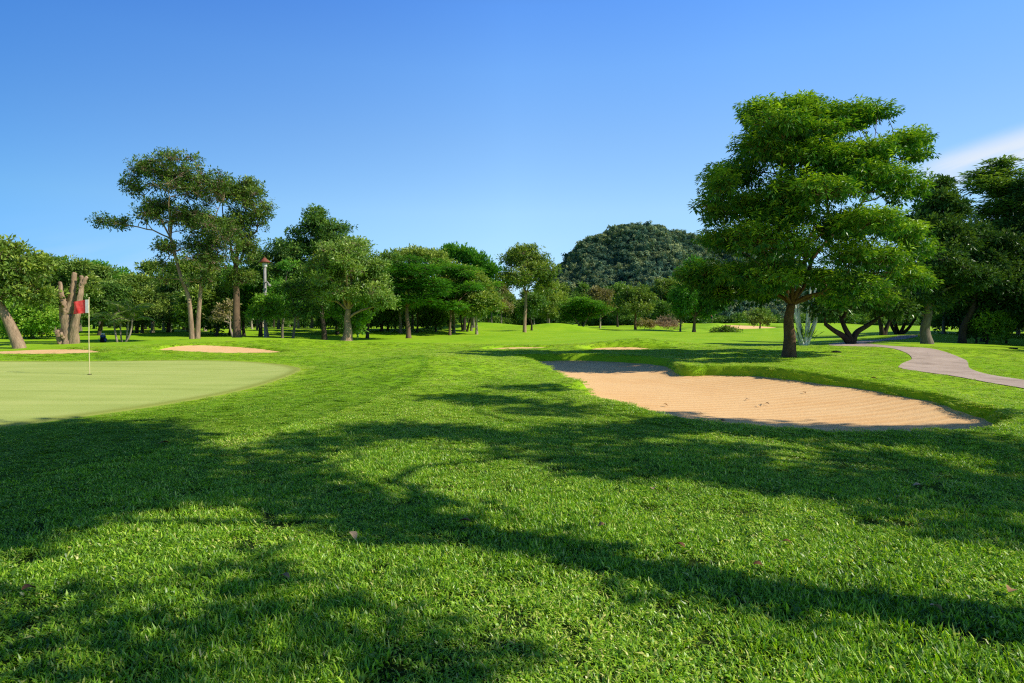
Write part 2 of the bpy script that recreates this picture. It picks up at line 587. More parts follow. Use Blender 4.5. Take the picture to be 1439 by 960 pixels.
k = len(GREEN)
VX = np.concatenate([cen + s * (GREEN - cen) for s in ss])
zz = ground_h(VX[:, 0], VX[:, 1]) + np.repeat(np.where(ss > 0.99, -0.01, 0.012), k)
Vg = np.concatenate([VX, zz[:, None]], 1)
q = [(i * k + j, i * k + (j + 1) % k, (i + 1) * k + (j + 1) % k, (i + 1) * k + j) for i in range(len(ss) - 1) for j in range(k)]
flat = [v for f_ in q for v in f_] + [(len(ss) - 1) * k + j for j in range(k)]
g = link_mesh('putting_green', Vg, flat, [4] * len(q) + [k], t.m, None, True, {'edge': np.repeat(np.clip((ss - 0.9) / 0.1, 0, 1), k)})
tag(g, 'pale closely mown putting green around the flagstick', kind='structure')

# --- cart path
t = NT('path_asphalt')
p = t.pos()
n1, n2, n3 = t.noise(0.7, 4, 0.6, p), t.noise(30, 4, 0.8, p), t.noise(4, 4, 0.6, p)
f = t.math('MULTIPLY_ADD', n1, 0.5, t.math('MULTIPLY_ADD', n2, 0.35, t.math('MULTIPLY', n3, 0.25)))
col = t.ramp(f, [(0.35, (0.36, 0.265, 0.20)), (0.55, (0.53, 0.41, 0.32)), (0.75, (0.68, 0.54, 0.43))])
n4 = t.noise(0.9, 6, 0.7, p, 0.6)
col = t.mix(t.smooth(n4, 0.52, 0.66, 0, 0.45), col, (0.22, 0.16, 0.12))
vo = t.n('ShaderNodeTexVoronoi', feature='DISTANCE_TO_EDGE')
vo.inputs['Scale'].default_value = 0.3
t.l(p, vo.inputs['Vector'])
col = t.mix(t.smooth(vo.outputs['Distance'], 0.0, 0.008, 0.3, 0.0), col, (0.15, 0.12, 0.10))
t.principled(col, 0.9, 0.15, t.bump(n2, 0.008, 0.6))
lo_e = [(1700, 606), (1540, 567), (1439, 547), (1395, 540), (1340, 531), (1290, 524), (1264, 518), (1268, 512), (1281, 507), (1273, 500), (1242, 494.5), (1195, 490.5), (1165, 487.5), (1180, 484), (1215, 480), (1250, 477.5), (1262, 475)]
hi_e = [(1760, 590), (1560, 556), (1439, 535.5), (1395, 527.5), (1364, 518), (1360, 511), (1356, 507), (1338, 501), (1300, 494.5), (1245, 489), (1215, 486), (1225, 483.5), (1255, 480), (1285, 477.5), (1290, 475)]
A = spline([G(*p_)[:2] for p_ in lo_e], 10)
B = spline([G(*p_)[:2] for p_ in hi_e], 10)
B = np.stack([np.interp(np.linspace(0, 1, len(A)), np.linspace(0, 1, len(B)), B[:, c]) for c in (0, 1)], 1)
pr_ = np.random.default_rng(12)
for E_ in (A, B):
    E_ += np.convolve(pr_.normal(size=len(E_) + 2), [0.3, 0.4, 0.3], 'valid')[:, None] * 0.03
nc = 7
P2 = np.concatenate([A + (B - A) * s for s in np.linspace(0, 1, nc)])
zz = ground_h(P2[:, 0], P2[:, 1]) + 0.015
k = len(A)
q = [(i * k + j, i * k + j + 1, (i + 1) * k + j + 1, (i + 1) * k + j) for i in range(nc - 1) for j in range(k - 1)]
path = link_mesh('cart_path', np.concatenate([P2, zz[:, None]], 1), [v for f_ in q for v in f_], [4] * len(q), t.m, None, True)
tag(path, 'winding pinkish grey cart path on the right', kind='structure')
PATH_POLY = np.concatenate([A, B[::-1]])

# ------------------------------------------------------------------ grass (stuff): tufts on points
t = NT('grass_blade')
tint, along = t.attr('tint'), t.attr('along')
rnd = t.n('ShaderNodeObjectInfo').outputs['Random']
n_b = t.noise(0.5, 3, 0.6, t.pos())
tone_ = t.n('ShaderNodeAttribute', attribute_type='INSTANCER', attribute_name='tone').outputs['Fac']
kk = t.math('ADD', t.math('MULTIPLY_ADD', rnd, 0.2, t.math('MULTIPLY_ADD', n_b, 0.5, -0.35)), t.math('ADD', tint, tone_))
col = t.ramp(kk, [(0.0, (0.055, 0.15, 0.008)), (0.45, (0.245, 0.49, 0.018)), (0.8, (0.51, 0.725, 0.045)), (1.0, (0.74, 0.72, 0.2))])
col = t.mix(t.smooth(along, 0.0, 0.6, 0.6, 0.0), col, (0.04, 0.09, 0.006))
tcol = t.mix(1.0, col, (1.5, 1.5, 0.4), 'MULTIPLY')
df = t.n('ShaderNodeBsdfDiffuse'); t.l(col, df.inputs['Color'])
tr = t.n('ShaderNodeBsdfTranslucent'); t.l(tcol, tr.inputs['Color'])
m1 = t.n('ShaderNodeMixShader'); m1.inputs[0].default_value = 0.35
t.l(df.outputs[0], m1.inputs[1]); t.l(tr.outputs[0], m1.inputs[2])
gl = t.n('ShaderNodeBsdfGlossy'); gl.inputs['Roughness'].default_value = 0.42
m2 = t.n('ShaderNodeMixShader'); m2.inputs[0].default_value = 0.045
t.l(m1.outputs[0], m2.inputs[1]); t.l(gl.outputs[0], m2.inputs[2])
t.l(m2.outputs[0], t.out.inputs['Surface'])
M_BLADE = t.m


def make_tuft(seed, n, spread, length, width, lean):
    r = np.random.default_rng(seed)
    a = r.random(n) * 2 * PI
    rr = spread * np.sqrt(r.random(n))
    base = np.stack([rr * np.cos(a), rr * np.sin(a), np.full(n, -0.006)], 1)
    az = r.random(n) * 2 * PI
    ln = length * (0.45 + 0.75 * r.random(n))
    le = lean * (0.25 + 1.0 * r.random(n))
    out = np.stack([np.cos(az), np.sin(az), np.zeros(n)], 1)
    tw = az + PI / 2 + r.normal(0, 0.6, n)
    side = np.stack([np.cos(tw), np.sin(tw), r.normal(0, 0.15, n)], 1)
    w = width * (0.6 + 0.8 * r.random(n))
    up = np.array([0, 0, 1.0])
    s1, c1, s2, c2 = np.sin(le * 0.6), np.cos(le * 0.6), np.sin(le * 1.35), np.cos(le * 1.35)
    mid = base + (out * s1[:, None] + up * c1[:, None]) * (ln * 0.5)[:, None]
    tip = mid + (out * s2[:, None] + up * c2[:, None]) * (ln * 0.5)[:, None]
    tip[:, 2] = np.maximum(tip[:, 2], 0.004)
    hw = side * w[:, None] / 2
    V = np.stack([base - hw * 0.7, base + hw * 0.7, mid + hw, mid - hw, tip], 1).reshape(-1, 3)
    b = np.arange(n)[:, None] * 5
    q = b + np.array([[0, 1, 2, 3]])
    tr_ = b + np.array([[3, 2, 4]])
    flat = np.concatenate([q.ravel(), tr_.ravel()])
    lt_ = np.concatenate([np.full(n, 4), np.full(n, 3)])
    tint = np.repeat(np.clip(r.normal(0.45, 0.25, n) + (r.random(n) < 0.03) * 0.5, 0, 1.2), 5)
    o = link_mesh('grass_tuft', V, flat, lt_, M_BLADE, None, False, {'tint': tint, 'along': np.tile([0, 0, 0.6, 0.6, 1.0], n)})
    COL.objects.unlink(o)
    return o


def scatter(name, pts, rots, scls, idx, sources, label, tone=None):
    """one object that draws SOURCES on its own points"""
    coll = bpy.data.collections.new(name + '_sources')
    for s in sources:
        coll.objects.link(s)
    me = bpy.data.meshes.new(name)
    me.vertices.add(len(pts))
    me.vertices.foreach_set('co', np.asarray(pts, np.float32).ravel())
    for an, ty, arr in (('rot', 'FLOAT_VECTOR', rots), ('scl', 'FLOAT_VECTOR', scls)):
        a = me.attributes.new(an, ty, 'POINT')
        a.data.foreach_set('vector', np.asarray(arr, np.float32).ravel())
    if tone is not None:
        a = me.attributes.new('tone', 'FLOAT', 'POINT')
        a.data.foreach_set('value', np.asarray(tone, np.float32))
    a = me.attributes.new('idx', 'INT', 'POINT')
    a.data.foreach_set('value', np.asarray(idx, np.int32))
    o = bpy.data.objects.new(name, me)
    COL.objects.link(o)
    tag(o, label, kind='stuff')
    ng = bpy.data.node_groups.new(name + '_scatter', 'GeometryNodeTree')
    ng.interface.new_socket('Geometry', in_out='INPUT', socket_type='NodeSocketGeometry')
    ng.interface.new_socket('Geometry', in_out='OUTPUT', socket_type='NodeSocketGeometry')
    N, L = ng.nodes, ng.links
    gi, go = N.new('NodeGroupInput'), N.new('NodeGroupOutput')
    ip = N.new('GeometryNodeInstanceOnPoints')
    ci = N.new('GeometryNodeCollectionInfo')
    ci.inputs['Collection'].default_value = coll
    ci.inputs['Separate Children'].default_value = True
    ci.inputs['Reset Children'].default_value = True
    ip.inputs['Pick Instance'].default_value = True

    def na_(an, ty):
        x = N.new('GeometryNodeInputNamedAttribute')
        x.data_type = ty
        x.inputs['Name'].default_value = an
        return x.outputs['Attribute']
    L.new(gi.outputs[0], ip.inputs['Points'])
    L.new(ci.outputs[0], ip.inputs['Instance'])
    L.new(na_('idx', 'INT'), ip.inputs['Instance Index'])
    e2r = N.new('FunctionNodeEulerToRotation')
    L.new(na_('rot', 'FLOAT_VECTOR'), e2r.inputs[0])
    L.new(e2r.outputs[0], ip.inputs['Rotation'])
    L.new(na_('scl', 'FLOAT_VECTOR'), ip.inputs['Scale'])
    L.new(ip.outputs[0], go.inputs[0])
    md = o.modifiers.new('scatter', 'NODES')
    md.node_group = ng
    return o


rng = np.random.default_rng(7)
tufts = [make_tuft(100 + i, 190 if i < 5 else 120, 0.13, (0.056, 0.050, 0.062, 0.048, 0.056, 0.050, 0.062, 0.045)[i], 0.0068 if i < 5 else 0.0105, 1.25 if i < 5 else 1.75) for i in range(8)]
P = []
for r0, r1, dens in ((0.5, 5, 135), (5, 9, 105), (9, 15, 58), (15, 24, 34), (24, 40, 20)):
    half = R(80) if r1 <= 9 else R(62) if r1 <= 15 else R(52)
    n = int(half * (r1 * r1 - r0 * r0) * dens)
    rr = np.sqrt(r0 * r0 + (r1 * r1 - r0 * r0) * rng.random(n))
    aa = (rng.random(n) * 2 - 1) * half
    P.append(np.stack([rr * np.sin(aa), rr * np.cos(aa)], 1))
P = np.concatenate(P)
dG = sdist(GREEN, P[:, 0], P[:, 1])
keep = (dG < -0.05) & (sdist(PATH_POLY, P[:, 0], P[:, 1]) < -0.06)
gz = ground_h(P[:, 0], P[:, 1])
for poly, lvl, tilt in SANDS:
    ds = sdist(poly, P[:, 0], P[:, 1])
    keep &= (ds < 0) | (gz > sand_level(poly, lvl, tilt, P[:, 0], P[:, 1], ds) + 0.03)
P, dG = P[keep], dG[keep]
n = len(P)
dist = np.hypot(P[:, 0], P[:, 1])
pts = np.stack([P[:, 0], P[:, 1], ground_h(P[:, 0], P[:, 1])], 1)
short = 1 - 0.7 * np.exp(-np.maximum(-dG, 0) / 0.5) * 0.6 - 0.45 * sst(dG, -3.6, -3.2)       # the collar of the green is mown shorter
clump = 0.8 + 0.35 * np.sin(P[:, 0] * 2.1 + 1) * np.sin(P[:, 1] * 1.7) + 0.25 * rng.random(n)
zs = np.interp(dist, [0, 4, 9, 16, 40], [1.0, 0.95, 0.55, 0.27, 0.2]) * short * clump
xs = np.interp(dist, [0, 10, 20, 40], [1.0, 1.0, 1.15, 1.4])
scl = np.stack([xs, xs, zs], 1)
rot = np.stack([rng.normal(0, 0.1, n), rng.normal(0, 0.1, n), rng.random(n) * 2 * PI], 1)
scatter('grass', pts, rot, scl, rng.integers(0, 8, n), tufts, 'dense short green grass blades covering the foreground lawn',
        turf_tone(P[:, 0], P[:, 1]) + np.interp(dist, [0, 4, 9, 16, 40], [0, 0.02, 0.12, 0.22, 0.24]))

# ------------------------------------------------------------------ trees


def unit(v):
    return v / (np.linalg.norm(v, axis=-1, keepdims=True) + 1e-9)


def leaves_mesh(name, P, Dv, N, L, W, tint, mat, parent, bend=0.18):
    """one mesh of leaf-sized faces: base, two sides, tip, folded a little along the rib"""
    Dv = unit(Dv)
    N = unit(N - Dv * (N * Dv).sum(1, keepdims=True))
    B = np.cross(Dv, N)
    L, W = L[:, None], W[:, None]
    sag = N * L * bend
    V = np.stack([P, P + Dv * L * 0.45 + B * W * 0.5 + sag * 0.4, P + Dv * L - sag * 0.5, P + Dv * L * 0.45 - B * W * 0.5 + sag * 0.4], 1).reshape(-1, 3)
    n = len(P)
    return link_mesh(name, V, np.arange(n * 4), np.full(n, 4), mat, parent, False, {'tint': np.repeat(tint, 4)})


TW = []          # twigs of the last crown: where each starts and ends


def leaf_cloud(rng, pads, style, leaf, dens, loose=1.0):
    """positions, directions, normals, sizes for leaves around twig tips in every pad"""
    P, Dv, N, T = [], [], [], []
    TW.clear()
    for (cx, cy, cz, rx, ry, rz) in pads:
        c, rad = np.array([cx, cy, cz]), np.array([rx, ry, rz])
        area = 4 * PI * ((rx * ry) ** 1.6 / 3 + (rx * rz) ** 1.6 / 3 + (ry * rz) ** 1.6 / 3) ** (1 / 1.6)
        nl = int(max(20, dens * area / (0.5 * leaf[0] * leaf[1])))
        per = {'whorl': 10, 'round': 11, 'feather': 9, 'spike': 9, 'dry': 6, 'canopy': 9}[style]
        nt = max(4, nl // per)
        u = unit(rng.normal(size=(nt, 3)))
        low = u[:, 2] < -0.25
        u[low & (rng.random(nt) < 0.55), 2] *= -1
        rr = rng.random(nt) ** (0.36 if style != 'dry' else 0.5) * (1 + 0.2 * rng.normal(size=nt))
        tip = c + u * rad * (rr * loose)[:, None] + rng.normal(size=(nt, 3)) * rad * 0.12 * loose
        o = unit(u / rad)
        TW.append((c + (tip - c) * rng.uniform(0.1, 0.5, nt)[:, None] - [0, 0, 0.15] * rad, tip))
        shade = np.clip(0.45 + 0.30 * u[:, 2] * np.clip(rr, 0, 1.2) + rng.normal(0, 0.1, nt), 0, 1)  # light from above painted into the tint: pad tops lighter, undersides darker
        i = np.repeat(np.arange(nt), per)
        m = len(i)
        oo = o[i]
        rv = rng.normal(size=(m, 3))
        upv = np.array([0, 0, 1.0])
        if style == 'whorl':
            d = unit(oo * 0.5 + unit(rv * [1, 1, 0.35]) * 0.9 + upv * -0.42)
            nn = upv * 1.0 + oo * 0.35 + rng.normal(size=(m, 3)) * 0.28
            pos = tip[i] + d * leaf[0] * 0.1 + rv * leaf[0] * 0.16
        elif style == 'feather':
            d = unit(unit(rv * [1, 1, 0.12]) + oo * 0.4 + upv * -0.12)
            nn = upv * 1.0 + rng.normal(size=(m, 3)) * 0.22
            pos = tip[i] + rv * leaf[0] * [0.7, 0.7, 0.14]
        elif style == 'canopy':
            d = unit(rv - oo * (rv * oo).sum(1, keepdims=True) + oo * 0.1)
            nn = oo + upv * 0.35 + rng.normal(size=(m, 3)) * 0.22
            pos = tip[i] + rv * leaf[0] * 0.35
        elif style == 'spike':
            d = unit(oo * 0.6 + upv * 0.7 + rv * 0.4)
            nn = oo + rng.normal(size=(m, 3)) * 0.4 + upv * 0.3
            pos = tip[i] + rv * leaf[0] * 0.3
        else:
            d = unit(oo * 0.5 + rv * 0.6 + upv * -0.15)
            nn = upv * 0.6 + oo * 0.5 + rng.normal(size=(m, 3)) * 0.5
            pos = tip[i] + rv * leaf[0] * 0.42
        P.append(pos); Dv.append(d); N.append(nn)
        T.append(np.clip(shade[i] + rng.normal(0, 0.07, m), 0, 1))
    P, Dv, N, T = map(np.concatenate, (P, Dv, N, T))
    s = 0.65 + 0.7 * rng.random(len(P))
    return P, Dv, N, leaf[0] * s, leaf[1] * s, T


def curve3(a, b, up0=0.5, sag=0.0, n=8, rng=None, wob=0.04):
    """a limb from a to b that leaves a upward and flattens out towards b"""
    a, b = np.asarray(a, float), np.asarray(b, float)
    L = np.linalg.norm(b - a)
    m1 = a + (b - a) * 0.33 + np.array([0, 0, up0 * L * 0.25])
    m2 = a + (b - a) * 0.7 + np.array([0, 0, up0 * L * 0.16 - sag * L])
    tt = np.linspace(0, 1, n)[:, None]
    C = (1 - tt) ** 3 * a + 3 * (1 - tt) ** 2 * tt * m1 + 3 * (1 - tt) * tt ** 2 * m2 + tt ** 3 * b
    if rng is not None:
        C[1:-1] += rng.normal(size=(n - 2, 3)) * wob * L * 0.5
    return C


def subpads(rng, crowns, sub, flat):
    """big crown ellipsoids -> clumps of twigs spread over and inside each of them"""
    out = []
    for (cx, cy, cz, rx, ry, rz) in crowns:
        rad = np.array([rx, ry, rz])
        s = sub
        k = max(3, int(round(2.2 * (rx * ry * rz) ** (2 / 3) / (s * s))))
        u = unit(rng.normal(size=(k, 3)))
        u[u[:, 2] < -0.5, 2] *= -0.6
        r_ = 0.2 + 0.72 * rng.random(k) ** 0.7
        c = np.array([cx, cy, cz]) + u * np.maximum(rad - s * 0.5, rad * 0.4) * r_[:, None] * 1.15
        ss_ = s * (0.65 + 0.7 * rng.random(k))
        for j in range(k):
            out.append((*c[j], ss_[j], ss_[j], ss_[j] * flat))
    return out


def build_tree(root, seed, crowns, trunk, r0, style='round', leaf=(0.24, 0.11), dens=1.0, lmat='dark', bmat='brown', sub=0.9, flat=0.6,
               stems=None, nlimb=6, twigs=3, pads=None, sides=10, loose=1.0, flare=1.35, lump=0.05, extra=None):
    """crown ellipsoids and trunk points are local to the tree's base"""
    rng = np.random.default_rng(seed)
    if pads is None:
        pads = subpads(rng, crowns, sub * 0.72, flat)
    PC = np.array([p_[:3] for p_ in pads])
    mb = MB()
    forks = []
    for st in (stems or [trunk]):
        C = spline(st, 5)
        q_ = np.linspace(0, 1, len(C))
        rr = r0 * (1 - 0.45 * q_) * (1 + (flare - 1) * np.exp(-q_ * 9))
        if stems and len(stems) > 1:
            rr = rr * 0.75
        C[0, 2] -= 0.15
        mb.tube(C, rr, sides, lump=lump, rng=rng)
        forks.append((C[-1], rr[-1], C))
    # main limbs to far-apart pads
    order = [int(np.argmax(PC[:, 2]))]
    dmin = np.linalg.norm(PC - PC[order[0]], axis=1)
    while len(order) < min(nlimb, len(PC)):
        j = int(np.argmax(dmin))
        order.append(j)
        dmin = np.minimum(dmin, np.linalg.norm(PC - PC[j], axis=1))
    nodes, nrad = [], []
    for j in order:
        fk = min(forks, key=lambda f_: np.linalg.norm(f_[0] - PC[j]))
        Ct = fk[2]
        t_at = Ct[-1] if PC[j][2] > Ct[-1][2] + 0.3 else Ct[max(len(Ct) // 2, int(len(Ct) * rng.uniform(0.6, 0.95)) - 1)]
        C = curve3(t_at, PC[j], 0.55, 0.0, 10, rng)
        rl = fk[1] * rng.uniform(0.5, 0.72)
        rad_ = np.linspace(rl, max(0.018, rl * 0.16), 10)
        mb.tube(C, rad_, 7)
        nodes.append(C[2:]); nrad.append(rad_[2:])
    nodes, nrad = np.concatenate(nodes), np.concatenate(nrad)
    for j in range(len(PC)):
        if j in order:
            continue
        dd = np.linalg.norm(nodes - PC[j], axis=1) + 1.5 * np.maximum(nodes[:, 2] - PC[j][2], 0)
        b = int(np.argmin(dd))
        rb = min(nrad[b] * 0.7, 0.09)
        mb.tube(curve3(nodes[b], PC[j], 0.3, 0.0, 6, rng), np.linspace(rb, max(0.01, rb * 0.25), 6), 5)
    for j in range(len(PC)):
        rad3 = np.array(pads[j][3:])
        for _ in range(twigs):
            u = unit(rng.normal(size=3) + [0, 0, 0.35])
            e = PC[j] + u * rad3 * 0.85
            mb.tube(curve3(PC[j], e, 0.2, 0.0, 4, rng), [0.018, 0.014, 0.01, 0.006], 4)
    P, Dv, N, L, W, T = leaf_cloud(rng, pads, style, leaf, dens, loose)
    if twigs >= 3:
        a, b = np.concatenate([q_[0] for q_ in TW]), np.concatenate([q_[1] for q_ in TW])
        if len(a) > 4000:
            sel = rng.choice(len(a), 4000, replace=False)
            a, b = a[sel], b[sel]
        e = unit(b - a)
        u1 = unit(np.cross(e, [0.3, 0.2, 0.93]))
        u2 = np.cross(e, u1)
        ring = [u1, -0.5 * u1 + 0.87 * u2, -0.5 * u1 - 0.87 * u2]
        tv = np.stack([a + q_ * 0.010 for q_ in ring] + [b + q_ * 0.004 for q_ in ring], 1).reshape(-1, 3)
        bs = (np.arange(len(a)) * 6)[:, None]
        tf = np.concatenate([bs + np.array([[0, 1, 4, 3]]), bs + np.array([[1, 2, 5, 4]]), bs + np.array([[2, 0, 3, 5]])])
        mb.add(tv, tf.tolist())
    mb.build('trunk', BM[bmat], root)
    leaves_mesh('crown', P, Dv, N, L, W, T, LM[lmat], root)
    return root


def tree_at(name, label, base, crowns_px, D=None, fork=None, group=None, cat='tree', r0=0.22, lean=0.0, depth=0.9, seed=None, stems_px=None, **kw):
    """a tree whose base and crown lobes are read from the photo: pixels become metres at the tree's own depth"""
    D = D or CAMZ * F / (base[1] - HOR)
    b = at(base[0], base[1], D)
    bz = H(b[0], b[1])
    b[2] = bz
    s = D / F
    crowns = []
    rg = np.random.default_rng((seed or int(base[0] * 7 + base[1])) + 5)
    for c in crowns_px:
        p3 = at(c[0], c[1], D) - b
        off = c[4] if len(c) > 4 else rg.normal(0, 0.25) * c[2] * s
        crowns.append((p3[0], off, p3[2], c[2] * s * 1.08, c[2] * s * depth * 1.08, c[3] * s * 1.12))
    zc = min(c[2] - 0.6 * c[5] for c in crowns)
    root = thing(name, b, label, cat, group)
    r0 *= 0.78
    kw.setdefault('loose', 1.18)
    if stems_px:
        stems = []
        for st in stems_px:
            stems.append([np.array([*(at(px, py, D) - b)[[0]], dy, (at(px, py, D) - b)[2]]) for px, py, dy in st])
        for st in stems:
            st[0][2] = 0.0
        kw['stems'] = stems
        trunk = None
    else:
        if fork is None:
            top = np.array([np.mean([c[0] for c in crowns]) * 0.5, 0, max(1.2, zc + 0.25 * (max(c[2] for c in crowns) - zc))])
        else:
            q3 = at(fork[0], fork[1], D) - b
            top = np.array([q3[0], 0, q3[2]])
        trunk = [np.zeros(3), top * [0.3, 0.3, 0.35] + [rg.normal(0, 0.05), rg.normal(0, 0.05), 0], top * [0.65, 0.65, 0.7] + [rg.normal(0, 0.07), rg.normal(0, 0.05), 0], top]
    build_tree(root, seed or int(base[0] * 13 + base[1]), crowns, trunk, r0, **kw)
    return root


# ---- the big tree by the large bunker
HB = np.array([*G(1109, 503)[:2], 0.0])
HB[2] = H(HB[0], HB[1])
hs = HB[1] / F
hero = thing('shade_tree', HB, 'largest tree, bright broad leaves in tiers, alone on the grass between bunker and path', 'tree')
PADS = [(1118, 146, 62, 18), (1188, 146, 48, 16), (1085, 166, 42, 20), (1150, 172, 58, 18), (1218, 150, 28, 11),
        (1062, 196, 44, 24), (1118, 206, 56, 24), (1176, 208, 58, 22), (1236, 208, 40, 16), (1282, 184, 36, 14), (1298, 203, 24, 11),
        (1034, 232, 42, 28), (1004, 262, 32, 30), (990, 294, 22, 20), (1048, 284, 46, 24), (1100, 262, 48, 26),
        (1160, 258, 54, 24), (1218, 246, 48, 22), (1262, 246, 38, 18), (1292, 262, 22, 14),
        (1012, 338, 40, 20), (1058, 334, 46, 24), (984, 384, 30, 17), (1030, 382, 44, 19), (1082, 388, 42, 18), (1122, 344, 48, 28),
        (1180, 318, 48, 22), (1230, 310, 48, 20), (1275, 322, 34, 18), (1200, 362, 48, 22), (1252, 362, 44, 20), (1284, 384, 22, 18),
        (1214, 402, 38, 17), (1240, 428, 22, 15), (1152, 396, 42, 16), (1180, 300, 40, 18), (1290, 350, 26, 16), (1100, 300, 50, 22), (972, 392, 26, 16), (1000, 412, 34, 14), (1045, 414, 38, 12), (1085, 410, 32, 12), (1180, 428, 32, 12), (1215, 440, 30, 11), (1262, 430, 26, 14), (1296, 400, 22, 16), (1065, 152, 30, 16), (1240, 150, 24, 12), (1150, 152, 60, 12)]
hr = np.random.default_rng(3)
pads = []
for (px, py, rx, ry) in PADS:
    e = 1 - min(0.92, ((px - 1142) / 190) ** 2 + ((py - 280) / 200) ** 2)
    half = 4.4 * math.sqrt(e)
    for kdep in (-0.85, -0.2, 0.5):
        off = kdep * half + hr.normal(0, 0.35)
        qx, qy = 1142 + (px - 1142) * 0.95 + hr.normal(0, 7), 291 + (py - 285) * 0.94 + hr.normal(0, 5)
        p3 = at(qx, qy, HB[1] + off) - HB
        if p3[2] < 2.3 or hr.random() < 0.08:
            continue
        k_ = 0.64 + 0.24 * hr.random()
        pads.append((p3[0], p3[1], p3[2], rx * hs * k_, rx * hs * k_ * 0.85, ry * hs * hr.uniform(0.65, 1.05)))
fx = at(1112, 428, HB[1]) - HB
build_tree(hero, 11, None, [np.zeros(3), np.array([0.02, 0, fx[2] * 0.35]), np.array([-0.04, 0.03, fx[2] * 0.7]), np.array([fx[0], 0, fx[2]])], 0.27,
           'whorl', (0.175, 0.06), 1.15, 'hero', 'red', pads=pads, nlimb=11, twigs=4, sides=16, flare=1.2, lump=0.03)

# ---- trees on the left
tree_at('tall_tree', 'tall airy tree with a pale double trunk behind the green', (273, 484.5),
        [(245, 258, 36, 34), (207, 240, 28, 18), (186, 268, 18, 18), (290, 268, 36, 32), (262, 312, 36, 26), (216, 306, 24, 14), (170, 316, 22, 8), (146, 314, 12, 6),
         (300, 322, 34, 26), (236, 350, 20, 14), (292, 372, 32, 22), (312, 345, 22, 20), (238, 224, 12, 9), (226, 292, 26, 16), (272, 346, 22, 16), (232, 398, 14, 10), (265, 225, 10, 8), (318, 262, 14, 12), (285, 395, 20, 12), (228, 372, 10, 6)],
        r0=0.27, stems_px=[[(270, 484, 0), (268, 445, 0), (264, 416, 0.05), (253, 386, 0), (240, 335, 0)], [(276, 484, 0.15), (277, 445, 0.2), (279, 405, 0.3), (284, 350, 0.4)]],
        leaf=(0.155, 0.07), dens=0.42, lmat='airy', bmat='tan', sub=0.5, flat=0.7, loose=1.5, nlimb=9, twigs=5, flare=1.15)
tree_at('tall_tree', 'tall olive brown tree with a dark straight trunk beside the double trunked tree', (334, 482),
        [(343, 284, 30, 26), (364, 312, 19, 20), (330, 330, 26, 30), (345, 356, 20, 26), (322, 272, 18, 16), (335, 396, 22, 22), (378, 296, 10, 11), (352, 262, 14, 12)],
        r0=0.36, fork=(331, 375), leaf=(0.155, 0.07), dens=0.5, lmat='airy', bmat='brown', sub=0.52, flat=0.8, loose=1.4, nlimb=8, twigs=4)
tree_at('broadleaf_tree', 'dark tree behind the tall lamp post', (366, 474), [(386, 372, 34, 32), (368, 398, 30, 30), (352, 425, 30, 24)], D=60, r0=0.24, dens=0.9, lmat='dark', bmat='dark')
tree_at('broadleaf_tree', 'tall dark tree rising behind the pale leaved tree', (456, 476), [(452, 324, 30, 24), (428, 352, 34, 28), (472, 346, 28, 26), (410, 392, 34, 30), (448, 396, 44, 36), (446, 302, 10, 9), (425, 425, 35, 20)],
        D=56, r0=0.3, fork=(452, 420), dens=0.8, lmat='dark', bmat='dark', sub=0.95)
tree_at('young_tree', 'bright green young tree in front of the lamp post', (378, 480.5), [(372, 430, 20, 15), (380, 444, 16, 11), (360, 440, 14, 10)], r0=0.14, leaf=(0.2, 0.1), lmat='vine', bmat='grey', sub=0.6, dens=0.75)
tree_at('young_tree', 'green young tree with a thin trunk just right of the lamp post', (397, 478.5), [(398, 408, 18, 14), (404, 374, 11, 11), (402, 430, 20, 16)], r0=0.14, leaf=(0.2, 0.1), lmat='fern', bmat='grey', sub=0.6, dens=0.8)
tree_at('young_tree', 'slender dark green tree between the young trees and the pale leaved tree', (411, 481), [(420, 412, 22, 22), (412, 438, 20, 14), (432, 438, 18, 12)], r0=0.13, leaf=(0.2, 0.1), lmat='dark', bmat='grey', sub=0.6, dens=0.9)
tree_at('broadleaf_tree', 'pale leaved rounded tree with a thick pale trunk base', (487, 481.5),
        [(492, 378, 46, 34), (456, 386, 26, 24), (528, 396, 24, 30), (494, 352, 28, 14), (500, 412, 44, 22), (540, 428, 16, 14), (450, 412, 18, 16)],
        r0=0.40, fork=(490, 435), leaf=(0.21, 0.09), dens=0.85, lmat='pale', bmat='tan', sub=0.7, nlimb=9, twigs=4, flare=1.7)
tree_at('young_tree', 'leafy green tree climbing round the thick pale trunk', (494, 480), [(484, 444, 24, 16), (505, 448, 20, 16), (498, 462, 14, 8)], D=45, r0=0.1, leaf=(0.22, 0.12), lmat='vine', bmat='grey', sub=0.55, dens=0.7)
tree_at('feathery_tree', 'fine leaved green tree with a pale footed brown trunk, foremost of its grove', (574, 474.5), [(574, 384, 42, 20), (552, 404, 28, 16), (600, 404, 30, 16), (578, 424, 36, 10)], r0=0.30, fork=(572, 432),
        style='feather', leaf=(0.30, 0.11), dens=1.1, lmat='fern', bmat='brown', sub=1.1, flat=0.35, group=None)
tree_at('feathery_tree', 'fine leaved green tree with a thin leaning trunk in the grove', (632, 471), [(620, 382, 44, 18), (646, 404, 34, 14), (612, 412, 30, 12), (640, 430, 34, 9)], D=66, r0=0.2, fork=(634, 438),
        style='feather', leaf=(0.32, 0.12), dens=1.1, lmat='fern', bmat='brown', sub=1.2, flat=0.35)
